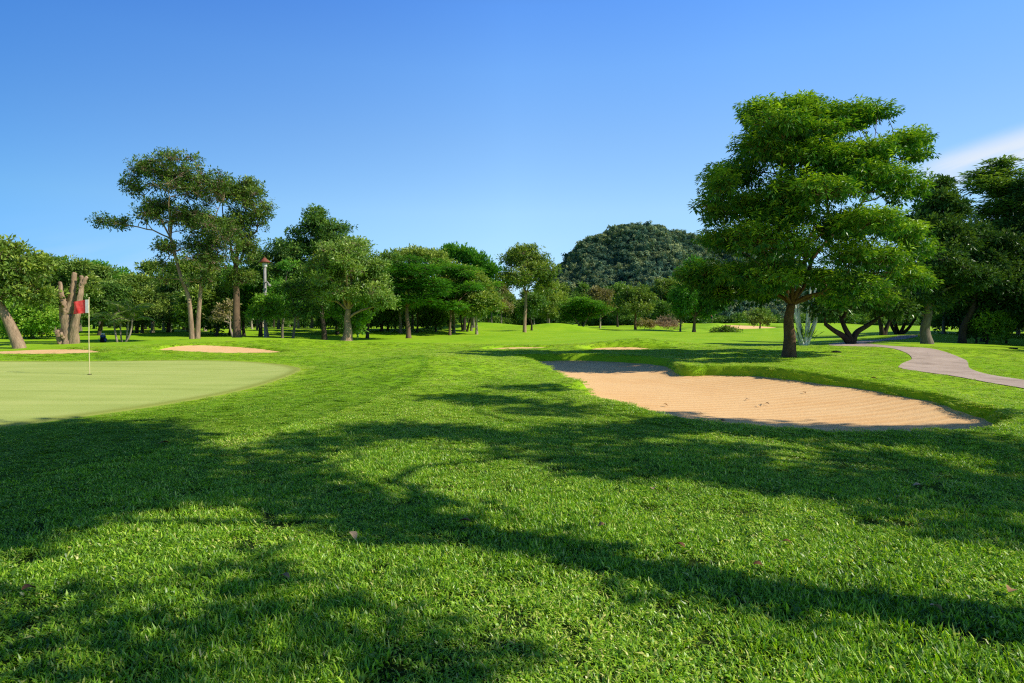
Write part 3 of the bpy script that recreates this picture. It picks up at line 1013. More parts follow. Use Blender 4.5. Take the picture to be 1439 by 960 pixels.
tree_at('feathery_tree', 'fine leaved green tree with several stems at the right end of the grove', (652, 467.5), [(668, 408, 30, 18), (678, 430, 24, 14), (655, 436, 30, 10), (650, 386, 26, 14)], D=76, r0=0.22,
        stems_px=[[(650, 467, 0), (648, 450, 0), (644, 430, 0.2)], [(656, 467, 0.3), (660, 450, 0.3), (666, 432, 0.4)]], style='feather', leaf=(0.34, 0.13), dens=1.1, lmat='fern', bmat='dark', sub=1.2, flat=0.35)
tree_at('broadleaf_tree', 'dark tree in the shade between the pale leaved tree and the fine leaved grove', (516, 476), [(530, 385, 26, 26), (520, 415, 32, 26), (545, 370, 20, 14)], D=60, r0=0.2, dens=0.9, lmat='dark', bmat='dark')
tree_at('mast_tree', 'dark tree of upright lobes topping the fine leaved grove', (652, 465), [(634, 362, 12, 14), (646, 368, 9, 15), (658, 366, 10, 17), (670, 374, 10, 18), (682, 378, 9, 17), (692, 388, 8, 18), (622, 368, 12, 12), (664, 400, 30, 24)],
        D=100, r0=0.35, style='spike', leaf=(0.5, 0.2), dens=0.9, lmat='fern', bmat='dark', sub=1.0, flat=1.3)
tree_at('broadleaf_tree', 'olive tree with a low flat top behind the fine leaved grove', (600, 467), [(598, 360, 34, 12), (575, 362, 26, 10), (606, 380, 34, 18)], D=90, r0=0.28, leaf=(0.34, 0.16), dens=0.9, lmat='olive', bmat='dark', sub=1.2)
for px, py, lab in ((545, 470, 'leftmost of the thin dark trees in the shade of the fine leaved grove'), (586, 470.5, 'thin dark tree directly behind the pale footed trunk'), (612, 467, 'thin dark tree in the middle of the shaded grove')):
    tree_at('grove_tree', lab, (px, py), [(px, 412, 26, 20), (px + 6, 432, 24, 12)], r0=0.16, leaf=(0.34, 0.14), dens=0.9, lmat='deep', bmat='dark', sub=1.1, group='thin trees in the shaded grove')

tree_at('leaning_tree', 'tree with a thick bare trunk leaning out of the picture at the far left', (28, 488), [(-30, 350, 44, 30), (12, 358, 32, 24), (40, 380, 28, 26), (-10, 395, 44, 30), (30, 412, 34, 22), (-40, 400, 44, 40)],
        r0=0.40, stems_px=[[(28, 489, 0), (14, 456, 0), (0, 428, 0), (-14, 400, 0.2)]], dens=0.95, lmat='olive', bmat='tan', sub=0.9, nlimb=7, flare=1.1)
tree_at('broadleaf_tree', 'dense olive green tree behind the lopped trunk', (84, 478), [(66, 396, 30, 28), (100, 388, 22, 20), (70, 430, 40, 28), (108, 420, 24, 30), (60, 372, 14, 12)], D=54, r0=0.26, dens=1.0, lmat='olive', bmat='dark')
tree_at('broadleaf_tree', 'dark undergrowth tree between leaning trunk and lopped trunk', (48, 478), [(40, 448, 36, 22), (70, 456, 30, 18), (18, 462, 26, 16)], D=52, r0=0.16, dens=1.0, lmat='vine', bmat='dark')
tree_at('broadleaf_tree', 'dark round tree right behind the flag', (140, 478), [(146, 416, 26, 22), (132, 440, 28, 24), (160, 440, 24, 20)], D=58, r0=0.22, dens=1.0, lmat='dark', bmat='dark')
tree_at('broadleaf_tree', 'olive tree behind the palm clump', (192, 475), [(192, 424, 24, 20), (210, 444, 28, 22), (180, 446, 20, 18)], D=64, r0=0.22, dens=1.0, lmat='olive', bmat='dark')
tree_at('broadleaf_tree', 'green tree with a peaked top left of the double trunk', (236, 474), [(244, 404, 18, 16), (226, 424, 26, 22), (252, 430, 24, 26), (215, 446, 26, 16)], D=66, r0=0.22, dens=1.0, lmat='olive', bmat='dark')
tree_at('broadleaf_tree', 'low green tree between the double trunk and the dark straight trunk', (304, 474), [(306, 420, 30, 26), (318, 445, 30, 18), (290, 446, 26, 18)], D=60, r0=0.2, dens=0.95, lmat='olive', bmat='dark')
tree_at('bare_tree', 'small half bare pale tree leaning behind the dark straight trunk', (330, 480), [(312, 446, 16, 9), (322, 430, 12, 9), (306, 436, 10, 8)], D=48, r0=0.12, lmat='tan', bmat='pale', dens=0.25, sub=0.5, twigs=7, style='dry', fork=(324, 452))

# ---- trees in the middle
tree_at('broadleaf_tree', 'solitary olive tree with a slim straight pale trunk in mid fairway', (737, 467.5), [(738, 372, 34, 22), (722, 362, 18, 14), (758, 382, 24, 22), (734, 396, 32, 16), (768, 404, 16, 18), (716, 392, 16, 12), (742, 352, 18, 8)],
        D=86, r0=0.36, fork=(739, 412), leaf=(0.34, 0.15), dens=0.7, lmat='airy', bmat='tan', sub=1.15, nlimb=8, flare=1.1)
tree_at('broadleaf_tree', 'dull tan tree standing left of the slim pale trunk', (704, 462.5), [(706, 408, 13, 16), (700, 428, 13, 12), (712, 436, 10, 10)], D=122, r0=0.25, leaf=(0.42, 0.2), dens=0.7, lmat='tan', bmat='grey', sub=1.3)
tree_at('broadleaf_tree', 'small dark tree just right of the slim pale trunk', (747, 466), [(750, 430, 18, 14), (742, 440, 14, 10)], D=94, r0=0.2, leaf=(0.36, 0.16), dens=1.0, lmat='dark', bmat='dark', sub=1.1)
tree_at('broadleaf_tree', 'olive tree under the right edge of the solitary tree', (769, 463), [(772, 420, 15, 18), (764, 438, 16, 12), (780, 440, 12, 9)], D=112, r0=0.25, leaf=(0.4, 0.18), dens=0.8, lmat='olive', bmat='grey', sub=1.2)
tree_at('feathery_tree', 'bright green fine leaved tree with a split trunk below the hill', (817, 463.5), [(818, 428, 26, 11), (800, 438, 20, 9), (838, 436, 22, 10), (818, 446, 26, 7)], D=114, r0=0.26, style='feather', leaf=(0.45, 0.18), dens=1.2, lmat='fern', bmat='tan', sub=1.6, flat=0.4,
        stems_px=[[(816, 463, 0), (812, 454, 0), (806, 446, 0)], [(818, 463, 0), (822, 454, 0), (828, 444, 0)]])
tree_at('broadleaf_tree', 'tan leaved tree right of the bright green fine leaved tree', (843, 463), [(846, 420, 18, 16), (836, 414, 12, 11), (852, 436, 14, 12)], D=120, r0=0.24, leaf=(0.42, 0.2), dens=0.8, lmat='tan', bmat='pale', sub=1.3)
tree_at('broadleaf_tree', 'dark tree between the tan tree and the olive tree below the hill', (868, 461.5), [(866, 412, 18, 16), (872, 432, 18, 18), (858, 436, 12, 12)], D=130, r0=0.3, leaf=(0.44, 0.2), dens=1.0, lmat='dark', bmat='dark', sub=1.4)
tree_at('broadleaf_tree', 'olive tree with a short visible trunk below the hill', (893, 463.8), [(890, 416, 18, 16), (908, 424, 14, 14), (892, 436, 22, 14), (876, 424, 12, 12)], D=110, r0=0.3, leaf=(0.4, 0.19), dens=0.8, lmat='olive', bmat='brown', sub=1.3)
tree_at('broadleaf_tree', 'low rounded tree behind the dry pink bush', (928, 461), [(926, 436, 18, 11), (936, 444, 14, 8)], D=135, r0=0.25, leaf=(0.44, 0.2), dens=0.9, lmat='dark', bmat='dark', sub=1.4)
tree_at('dry_bush', 'dry pinkish leafless looking bush on the far fairway', (936, 464.5), [(940, 453, 14, 8), (928, 457, 10, 6), (946, 458, 9, 6)], D=106, cat='bush', r0=0.08, style='dry', leaf=(0.26, 0.1), dens=0.35, lmat='pink', bmat='pale', sub=0.8, twigs=8, flare=1.0)
tree_at('dry_bush', 'brown green scrub bush left of the dry pinkish bush', (905, 464), [(905, 456, 13, 6), (917, 458, 8, 5)], D=110, cat='bush', r0=0.08, style='dry', leaf=(0.3, 0.12), dens=0.5, lmat='tan', bmat='pale', sub=0.9, twigs=6, flare=1.0)
tree_at('small_tree', 'small spindly tree left of the dark round shouldered tree', (956, 467), [(954, 442, 9, 8), (962, 438, 7, 7), (950, 434, 6, 6)], D=88, r0=0.17, leaf=(0.3, 0.12), dens=0.5, lmat='olive', bmat='grey', sub=0.8)
tree_at('broadleaf_tree', 'dark tree with a sunlit right side below the biggest crown', (975, 467), [(970, 420, 30, 20), (984, 390, 28, 20), (962, 438, 20, 11), (1004, 424, 18, 18), (992, 440, 16, 10), (975, 370, 12, 9)], D=86, r0=0.32, fork=(976, 446), leaf=(0.34, 0.16), dens=0.9, lmat='fern', bmat='brown', sub=1.2)
tree_at('small_tree', 'small round pale green tree beside the far bunker', (1067, 464), [(1069, 444, 15, 13), (1062, 450, 12, 7), (1077, 450, 10, 7)], D=107, r0=0.24, leaf=(0.34, 0.16), dens=0.8, lmat='pale', bmat='grey', sub=1.0)
tree_at('low_bush', 'low spreading green bush on the far fairway before the far bunker', (1018, 468), [(1010, 465, 10, 2.6), (1022, 464.5, 11, 3.2), (1032, 466, 7, 2)], D=84, cat='bush', r0=0.05, leaf=(0.3, 0.1), dens=0.9, lmat='olive', bmat='dark', sub=0.6, flare=1.0)

# ---- trees on the right
tree_at('low_tree', 'low dark spreading tree with crooked limbs beside the path bend', (1195, 486.5), [(1172, 424, 38, 16), (1212, 420, 40, 18), (1242, 432, 24, 14), (1150, 436, 22, 10), (1195, 402, 40, 16)],
        r0=0.34, depth=1.2, stems_px=[[(1195, 487, 0), (1194, 474, 0), (1188, 462, 0), (1186, 448, 0.3)], [(1195, 486, 0.1), (1182, 472, -0.2), (1168, 464, -0.3), (1156, 455, -0.3)], [(1198, 486, 0), (1206, 468, 0.2), (1222, 458, 0.3), (1236, 450, 0.4)]],
        leaf=(0.24, 0.12), dens=1.3, lmat='deep', bmat='dark', sub=0.8, flare=1.1)
tree_at('low_tree', 'dark tree with two splayed trunks behind the path', (1241, 474), [(1242, 424, 34, 20), (1262, 408, 28, 18)], r0=0.4, D=58, stems_px=[[(1240, 474, 0), (1238, 458, 0), (1234, 444, 0)], [(1242, 474, 0), (1247, 458, 0), (1254, 444, 0)]],
        leaf=(0.3, 0.14), dens=1.2, lmat='deep', bmat='dark', sub=1.0)
tree_at('low_tree', 'dark tree with four fanned trunks behind the path', (1263, 473), [(1272, 420, 34, 20), (1290, 432, 26, 16), (1256, 400, 24, 16)], r0=0.32, D=60, stems_px=[[(1261, 473, 0), (1254, 460, 0), (1248, 446, 0)], [(1263, 473, 0), (1260, 456, 0.2), (1258, 442, 0.2)], [(1264, 473, 0), (1270, 458, 0), (1276, 442, 0)], [(1266, 473, 0), (1276, 462, 0), (1286, 448, 0)]],
        leaf=(0.3, 0.14), dens=1.2, lmat='deep', bmat='dark', sub=1.0)
tree_at('broadleaf_tree', 'large dark tree with a thick grey trunk beside the path', (1303, 485.5), [(1318, 290, 26, 28), (1306, 330, 34, 32), (1336, 346, 32, 36), (1300, 380, 44, 30), (1340, 400, 44, 34), (1296, 420, 40, 20), (1324, 262, 16, 14), (1348, 300, 14, 20)],
        r0=0.40, fork=(1304, 425), leaf=(0.23, 0.11), dens=1.2, lmat='deep', bmat='grey', sub=0.8, nlimb=9)
tree_at('feathery_tree', 'feathery topped dark tree at the right edge under the cloud', (1384, 480), [(1396, 250, 26, 14), (1380, 270, 28, 16), (1412, 278, 26, 16), (1390, 305, 40, 22), (1420, 325, 36, 26), (1376, 345, 40, 30), (1415, 380, 46, 36), (1366, 400, 36, 30), (1404, 232, 14, 7)],
        D=46, r0=0.36, fork=(1388, 420), style='feather', leaf=(0.34, 0.11), dens=1.2, lmat='dark', bmat='dark', sub=1.0, flat=0.45, nlimb=9)
tree_at('broadleaf_tree', 'dark tree leaving the picture at the right edge', (1470, 480), [(1446, 268, 18, 24), (1462, 310, 40, 40), (1440, 370, 46, 40), (1480, 380, 50, 60), (1434, 420, 36, 26)],
        D=43, r0=0.36, leaf=(0.24, 0.11), dens=1.3, lmat='deep', bmat='dark', sub=0.95, nlimb=8)
tree_at('broadleaf_tree', 'very dark dense tree in the shade over the vine bushes', (1352, 482), [(1370, 385, 44, 36), (1352, 420, 40, 26), (1404, 400, 44, 36), (1385, 345, 36, 30), (1420, 425, 40, 22)], D=42, r0=0.3, leaf=(0.24, 0.12), dens=1.4, lmat='deep', bmat='dark', sub=0.95)
tree_at('vine_bush', 'sunlit vine covered bush at the foot of the dark right trees', (1386, 483), [(1378, 458, 12, 14), (1390, 448, 14, 10), (1392, 468, 12, 9), (1402, 456, 8, 9)], D=42, cat='bush', r0=0.08, leaf=(0.22, 0.12), dens=0.8, lmat='vine', bmat='dark', sub=0.5)
tree_at('vine_bush', 'bright vine bush rightmost before the dark trees', (1414, 483), [(1414, 462, 11, 12), (1420, 446, 14, 12), (1432, 440, 14, 16), (1410, 474, 10, 6)], D=44, cat='bush', r0=0.08, leaf=(0.22, 0.12), dens=0.75, lmat='vine', bmat='dark', sub=0.5)
tree_at('dark_bush', 'round dark brown bush at the foot of the dark right trees', (1372, 482), [(1370, 464, 13, 12), (1362, 470, 10, 8)], D=42.5, cat='bush', r0=0.08, leaf=(0.2, 0.1), dens=1.2, lmat='deep', bmat='dark', sub=0.5)

# ---- distant trees: a few kinds, copied
protos = []
for i, (lm_, bm_, nm_) in enumerate((('dark', 'dark', 'distant_tree'), ('olive', 'grey', 'distant_tree'), ('olive', 'pale', 'distant_tree'), ('fern', 'dark', 'distant_tree'))):
    rg = np.random.default_rng(50 + i)
    cr = [(rg.normal(0, 1.2), rg.normal(0, 1.2), 5.5 + rg.normal(0, 1.3), 2.2 + rg.random(), 2.2 + rg.random(), 1.7 + rg.random() * 0.8) for _ in range(5)]
    cr.append((0, 0, 8.2, 1.5, 1.5, 1.3))
    rt = thing(nm_, (0, 0, 0), '', 'tree', 'distant trees beyond the fairway')
    build_tree(rt, 900 + i, cr, [np.zeros(3), np.array([0.1, 0, 1.5]), np.array([0, 0.1, 3.6])], 0.24, 'round', (0.42, 0.2), 0.95, lm_, bm_, sub=1.2, twigs=1, nlimb=5, sides=7)
    protos.append(rt)
bush = thing('distant_bush', (0, 0, 0), '', 'bush', 'low bushes under the distant trees')
build_tree(bush, 950, [(0, 0, 1.3, 2.4, 2.0, 1.4), (1.6, 0.3, 0.9, 1.6, 1.5, 1.1), (-1.7, -0.2, 1.0, 1.7, 1.5, 1.2)], [np.zeros(3), np.array([0, 0, 0.3]), np.array([0, 0.1, 0.7])], 0.1, 'round', (0.42, 0.2), 1.1, 'dark', 'dark', sub=1.0, twigs=1, nlimb=4, sides=6)
LAB = ['dense dark green distant tree in the line beyond the fairway', 'olive green distant tree in the line beyond the fairway',
       'olive distant tree with a pale trunk in the line beyond the fairway', 'bright green distant tree in the line beyond the fairway']
dist_list = []
dr = np.random.default_rng(77)
for px in np.arange(-20, 760, 15):
    dist_list.append((px + dr.normal(0, 7), dr.uniform(100, 190), dr.uniform(0.85, 1.15)))
for px in np.arange(-60, 330, 30):
    dist_list.append((px + dr.normal(0, 7), dr.uniform(66, 84), dr.uniform(0.75, 0.95)))
for px in np.arange(180, 690, 21):
    dist_list.append((px + dr.normal(0, 6), dr.uniform(58, 84), dr.uniform(0.62, 0.82)))
for px in np.arange(690, 1000, 17):
    dist_list.append((px + dr.normal(0, 7), dr.uniform(150, 215), dr.uniform(1.0, 1.35)))
for px in np.arange(960, 1560, 18):
    dist_list.append((px + dr.normal(0, 8), dr.uniform(165, 230), dr.uniform(0.9, 1.2)))
for px in np.arange(1320, 1600, 34):
    dist_list.append((px + dr.normal(0, 8), dr.uniform(62, 95), dr.uniform(0.9, 1.25)))
bfirst = True
for px in np.arange(-60, 1520, 17):
    D = dr.uniform(150, 225)
    b = at(px + dr.normal(0, 8), 460, D)
    o = bush if bfirst else copy_tree(bush)
    bfirst = False
    sc = dr.uniform(0.9, 1.5)
    o.location = (b[0], D, H(b[0], D) - 0.05)
    o.rotation_euler = (0, 0, dr.choice([0.0, PI]) + dr.normal(0, 0.4))
    o.scale = (sc * 1.2, sc, sc)
    o['label'] = 'low dark bush filling the gap under the distant trees'
first = [True] * 4
for px, D, sc in dist_list:
    if 985 < px < 1190 and D > 140:      # open ground before the hill foot
        continue
    b = at(px, 460, D)
    i = int(dr.choice(4, p=(0.4, 0.27, 0.25, 0.08)))
    o = protos[i] if first[i] else copy_tree(protos[i])
    first[i] = False
    o.location = (b[0], D, H(b[0], D) - 0.05)
    o.rotation_euler = (0, 0, dr.random() * 2 * PI)
    o.scale = (sc * dr.uniform(0.9, 1.15), sc * dr.uniform(0.9, 1.15), sc * dr.uniform(0.85, 1.1))
    o['label'] = LAB[i]

# ---- lopped trunk
lb = at(97, 487.5, 38)
lb[2] = H(lb[0], lb[1])
lop = thing('lopped_tree', lb, 'bare tan tree trunk with lopped off limbs behind the flag', 'tree')
lr = np.random.default_rng(5)
mb = MB()
cuts = []


def lp(px, py, dy):
    q_ = at(px, py, 38) - lb
    return np.array([q_[0], dy, q_[2]])


for st, ra, rb in (
        ([(97, 489, 0), (97, 470, 0), (95, 446, 0), (98, 428, 0.05), (101, 405, 0.1), (103, 383, 0.1)], 0.40, 0.12),
        ([(103, 489, 0), (106, 468, -0.1), (109, 446, -0.15), (112, 426, -0.1), (114, 408, 0), (115, 388, 0)], 0.27, 0.11),
        ([(95, 440, -0.1), (92, 428, -0.15), (88, 414, -0.1), (84, 397, 0)], 0.20, 0.11),
        ([(114, 404, 0), (117, 398, 0), (121, 389, 0.1)], 0.12, 0.09),
        ([(97, 434, 0.3), (96, 420, 0.4), (96, 400, 0.5)], 0.12, 0.08),
        ([(92, 487, -0.2), (89, 476, -0.35), (87, 464, -0.4)], 0.17, 0.10),
        ([(92, 470, 0.1), (87, 450, 0), (85, 430, 0)], 0.17, 0.09),
        ([(96, 474, -0.45), (96, 468, -0.62)], 0.10, 0.08),
        ([(93, 432, -0.2), (97, 429, -0.45)], 0.10, 0.08)):
    C = spline([lp(*s_) for s_ in st], 6)
    C += lr.normal(size=C.shape) * 0.022
    rr = np.linspace(ra, rb, len(C))
    if st[0][1] > 485:
        rr = rr * (1 + 0.25 * np.exp(-np.linspace(0, 1, len(C)) * 8))
    mb.tube(C, rr, 18, lump=0.09, rng=lr)
    cuts.append((C[-1], C[-1] - C[-2], rr[-1]))
mb.build('trunk', BM['tan'], lop)
for c, d, r_ in cuts:
    d = unit(d)
    m2 = MB()
    m2.tube([c - d * 0.01, c + d * 0.012], [r_ * 0.93, r_ * 0.9], 14, True, True)
    m2.build('cut_face', M_CUT, lop, False)

# ---- palm clump behind the green


def frond(mbv, base, az, el, L, rng, droop=1.0):
    n = 12
    tt = np.linspace(0, 1, n)
    e = el - droop * 1.5 * tt ** 1.4
    d = np.stack([np.cos(az) * np.cos(e), np.sin(az) * np.cos(e), np.sin(e)], 1)
    C = base + np.concatenate([[[0, 0, 0]], np.cumsum(d[:-1] * L / (n - 1), axis=0)])
    return C, d


def palm(root, stems, seed, nf, L, leafw=0.05, pin=30, lmat='palm', bmat='pale'):
    rg = np.random.default_rng(seed)
    mb = MB()
    P, Dv, N, LL, WW, T = [], [], [], [], [], []
    for st, ra, rb in stems:
        C = spline(st, 6)
        mb.tube(C, np.linspace(ra, rb, len(C)), 8)
        for k in range(nf):
            az = 2 * PI * (k + rg.random()) / nf
            Cf, d = frond(mb, C[-1], az, rg.uniform(0.3, 1.4), L * rg.uniform(0.75, 1.1), rg, rg.uniform(0.7, 1.2))
            mb.tube(Cf, np.linspace(0.018, 0.005, len(Cf)), 4)
            for s in (-1, 1):
                q_ = np.linspace(0.12, 1, pin)
                pos = np.stack([np.interp(q_, np.linspace(0, 1, len(Cf)), Cf[:, c]) for c in range(3)], 1)
                dd = np.stack([np.interp(q_, np.linspace(0, 1, len(Cf)), d[:, c]) for c in range(3)], 1)
                side = unit(np.cross(dd, [0, 0, 1.0])) * s
                P.append(pos); Dv.append(unit(dd * 0.6 + side * 0.9 + np.array([0, 0, -0.35]) + rg.normal(size=pos.shape) * 0.08))
                N.append(np.tile([0, 0, 1.0], (pin, 1)) + side * 0.3)
                LL.append(L * 0.30 * np.sin(PI * np.clip(q_ * 0.85 + 0.12, 0, 1))); WW.append(np.full(pin, leafw)); T.append(np.clip(rg.normal(0.5, 0.15, pin), 0, 1))
    mb.build('stem', BM[bmat], root)
    leaves_mesh('crown', *map(np.concatenate, (P, Dv, N, LL, WW, T)), LM[lmat], root, 0.05)


pb = at(178, 482, 44)
pb[2] = H(pb[0], pb[1])
pr = thing('palm_clump', pb, 'clump of slender palms with pale curved stems behind the green', 'palm')


def pp(px, py, dy, D=44):
    q_ = at(px, py, D) - pb
    return np.array([q_[0], dy, q_[2]])


palm(pr, [([pp(165, 482.5, 0), pp(162, 468, 0), pp(160, 452, 0)], 0.07, 0.05), ([pp(169, 482.5, 0.2), pp(167, 468, 0.2), pp(167, 446, 0.2)], 0.06, 0.045),
          ([pp(177, 482.5, -0.1), pp(184, 470, -0.1), pp(186, 452, 0)], 0.07, 0.05), ([pp(173, 482.5, 0.4), pp(174, 466, 0.4), pp(176, 440, 0.5)], 0.07, 0.05)], 21, 9, 1.9)

# ---- clump of pale fanned stems by the big tree
cb = at(1131, 487.5, 36.5)
cb[2] = H(cb[0], cb[1])
cl = thing('stem_clump', cb, 'clump of pale bare upright stems fanning from a leafy base behind the big trunk', 'plant')
crg = np.random.default_rng(9)
for (bx, tx, ty, dy) in ((1129, 1117, 412, 0.2), (1131, 1137, 404, -0.2), (1133, 1148, 402, 0.1), (1134, 1164, 408, -0.1), (1128, 1113, 440, -0.3), (1130, 1126, 420, 0.4), (1135, 1150, 446, 0.3), (1127, 1112, 452, 0.1)):
    m2 = MB()
    a = at(bx, 487.5, 36.5) - cb
    b = at(tx, ty, 36.5) - cb
    C = spline([np.array([a[0], dy * 0.3, 0]), np.array([a[0] * 0.5 + b[0] * 0.5 - 0.04, dy * 0.7, b[2] * 0.5]), np.array([b[0], dy, b[2]])], 6)
    m2.tube(C, np.linspace(0.085, 0.05, len(C)), 8)
    m2.build('stem', BM['white'], cl)
P, Dv, N, L, W, T = leaf_cloud(crg, [(0, 0, 0.3, 0.45, 0.4, 0.35), (0.1, 0, 0.6, 0.4, 0.35, 0.35)], 'spike', (0.5, 0.05), 0.6)
leaves_mesh('foliage', P, Dv, N, L, W, T, LM['palm'], cl)

# ---- shade trees outside the picture on the right: their crowns throw the long shadows over the lawn


def lift(px, py, h, z=0.0):
    g_ = G(px, py, z)
    k = h / math.tan(SUN_EL)
    return np.array([g_[0] + k * math.cos(SUN_AZ), g_[1] - k * math.sin(SUN_AZ), h])


def shadow_pads(specs, rng):
    out = []
    for (px, py, rx, ry, h, *z_) in specs:
        c = lift(px, py, h, *z_)
        if z_:
            k_ = -z_[0] / math.tan(SUN_EL)
            c = c + [k_ * math.cos(SUN_AZ), -k_ * math.sin(SUN_AZ), 0]
        g0, g1 = G(px - rx, py), G(px + rx, py)
        y0, y1 = G(px, py - ry), G(px, py + ry)
        a, b = abs(g1[0] - g0[0]) / 2, abs(y1[1] - y0[1]) / 2
        out.append((*c, a * 0.95, b * 0.95, min(0.45, 0.5 * min(a, b) + 0.12)))
    return out


sg = np.random.default_rng(31)


def off_tree(label, base, pads, trunk_pts, r0, seed, dens=0.8, **kw):
    rt = thing('overhanging_tree', (base[0], base[1], H(*base)), label, 'tree')
    b = np.array([base[0], base[1], rt.location[2]])
    pl = [(p_[0] - b[0], p_[1] - b[1], p_[2] - b[2], *p_[3:]) for p_ in pads]
    tr_ = [np.array(q_, float) - b for q_ in trunk_pts]
    tr_[0][2] = 0
    build_tree(rt, seed, None, tr_, r0, 'round', (0.2, 0.10), dens * 1.7, 'hero', 'brown', pads=pl, twigs=2, sides=12, **kw)


# tree 1: trunk shadow from the lower right corner up to the crown shadow on the left
T1 = [lift(1439, 888, 3.0), lift(1200, 858, 3.5), lift(1000, 828, 4.0), lift(850, 798, 4.5), lift(720, 766, 5.0), lift(600, 738, 5.6)]
p1 = shadow_pads([(100, 650, 130, 46, 8.0), (50, 700, 150, 44, 7.6), (190, 660, 80, 34, 8.4), (110, 606, 100, 16, 9.5), (20, 612, 90, 18, 9.4), (-40, 740, 120, 40, 7.6), (60, 640, 110, 40, 9.0), (150, 625, 70, 26, 9.3), (20, 720, 120, 36, 8.6), (130, 690, 120, 36, 8.8), (230, 660, 80, 22, 8.2), (-80, 660, 120, 60, 9.2),
                  (330, 688, 90, 22, 7.4), (420, 690, 80, 20, 7.0), (500, 712, 70, 20, 6.4), (390, 652, 50, 16, 7.6), (640, 752, 60, 16, 5.8), (560, 726, 60, 20, 6.0),
                  (450, 625, 60, 12, 8.0), (530, 610, 60, 10, 8.2), (610, 606, 60, 10, 8.4), (690, 614, 60, 10, 8.4), (760, 620, 50, 9, 8.6),
                  (1320, 872, 90, 12, 3.6), (1080, 842, 90, 12, 4.2), (900, 812, 70, 12, 4.6), (760, 776, 70, 14, 5.2)], sg)
off_tree('leaning shade tree outside the picture whose shadow crosses the foreground lawn', (T1[0][0] + 1.6, T1[0][1] - 1.0), p1,
         [(T1[0][0] + 1.6, T1[0][1] - 1.0, 0)] + T1, 0.19, 61, nlimb=9, flare=1.6)
# tree 2: the broad shadow along the front of the large bunker
p2 = shadow_pads([(840, 606, 70, 14, 8.5), (920, 640, 90, 22, 8.0), (860, 660, 70, 14, 7.6), (1000, 660, 90, 20, 7.8), (1090, 680, 90, 20, 7.6), (1180, 690, 90, 24, 7.4), (1290, 690, 100, 30, 7.6),
                  (1400, 700, 90, 40, 7.6), (1330, 740, 70, 18, 7.2), (1420, 760, 60, 18, 7.2), (1180, 622, 90, 10, 8.6), (1290, 630, 100, 14, 8.4), (1400, 640, 80, 18, 8.4), (1090, 612, 80, 8, 8.8),
                  (960, 604, 80, 10, 8.8), (1250, 602, 110, 8, 9.0, -0.25), (1080, 594, 90, 8, 9.0, -0.3), (940, 580, 60, 6, 9.2, -0.3), (1350, 601, 60, 8, 9.0, -0.2), (1170, 602, 90, 8, 9.0, -0.3), (1010, 588, 70, 6, 9.1, -0.3), (1200, 608, 180, 8, 8.9), (1000, 600, 120, 8, 8.9), (1520, 680, 100, 50, 8.0),
                  (690, 566, 70, 7, 9.4), (740, 552, 60, 5, 9.6), (620, 564, 40, 4, 9.4), (780, 578, 50, 8, 9.2), (1230, 655, 60, 12, 8.2), (1010, 635, 40, 8, 8.2), (730, 640, 50, 8, 8.6)], sg)
b2 = (p2[8][0] + 0.5, p2[8][1] - 0.5)
p2 = [(*q_[:3], q_[3] * 0.9, q_[4] * 0.82, q_[5]) for q_ in p2]
off_tree('broad shade tree outside the picture whose crown shades the front of the large bunker', b2, p2, [(b2[0], b2[1], 0), (b2[0] - 0.1, b2[1] + 0.2, 1.8), (b2[0] + 0.1, b2[1] + 0.3, 3.6), (b2[0], b2[1] + 0.6, 5.0)], 0.26, 62, nlimb=9)
# tree 3: the dappled shade at the bottom edge
p3 = shadow_pads([(330, 800, 90, 26, 6.2), (220, 850, 90, 40, 6.0), (140, 920, 100, 40, 5.8), (420, 850, 90, 30, 6.0), (400, 930, 120, 36, 5.6), (560, 900, 90, 26, 5.8), (640, 950, 100, 30, 5.4), (60, 860, 60, 30, 6.2), (290, 960, 120, 30, 5.6), (760, 990, 100, 30, 5.4)], sg)
b3 = (p3[3][0] + 0.4, p3[3][1] - 2.2)
off_tree('thin crowned shade tree behind the camera whose shade dapples the nearest grass', b3, p3, [(b3[0], b3[1], 0), (b3[0], b3[1] + 0.1, 1.6), (b3[0] - 0.1, b3[1] + 0.3, 3.2), (b3[0], b3[1] + 0.7, 4.4)], 0.17, 63, dens=0.26, nlimb=7)
# tall dense trees further to the right that keep the right-hand wood in shade
rp = None
for i, (x, y, sc) in enumerate(((49, 30, 1.7), (52, 38, 1.8), (46, 44, 1.5), (56, 47, 1.8), (61, 56, 1.8), (54, 62, 1.6), (66, 68, 1.8), (41, 25, 1.3))):
    o = copy_tree(protos[0])
    o.location = (x, y, H(x, y))
    o.rotation_euler = (0, 0, i * 1.3)
    o.scale = (sc, sc, sc)
    o['label'] = 'tall dense tree of the wood outside the picture on the right'
    o['group'] = 'trees of the wood outside the picture'

# ------------------------------------------------------------------ hill with its forest
def hill_h(x, y):
    px = np.interp(x, [-60, -12, 12, 25, 37, 49, 67, 85, 101, 117, 140, 170, 207, 243, 300, 420, 520], [0, 3, 17, 31, 43, 56, 69, 79, 85, 79, 74, 72, 62, 48, 38, 25, 0])
    pr_ = np.exp(-((y - 520) / 95) ** 2)
    foot = np.exp(-((y - 400) / 45) ** 2) * 14 * sst(x, 20, 120) * sst(-x, -480, -330)
    return np.maximum(px * pr_ + foot - 2, -3) + 2.6 * np.sin(x * 0.085 + y * 0.03) * np.sin(y * 0.05 + 1.0) + 1.3 * np.sin(x * 0.23) - 3.0 * sst(x, 110, 170)


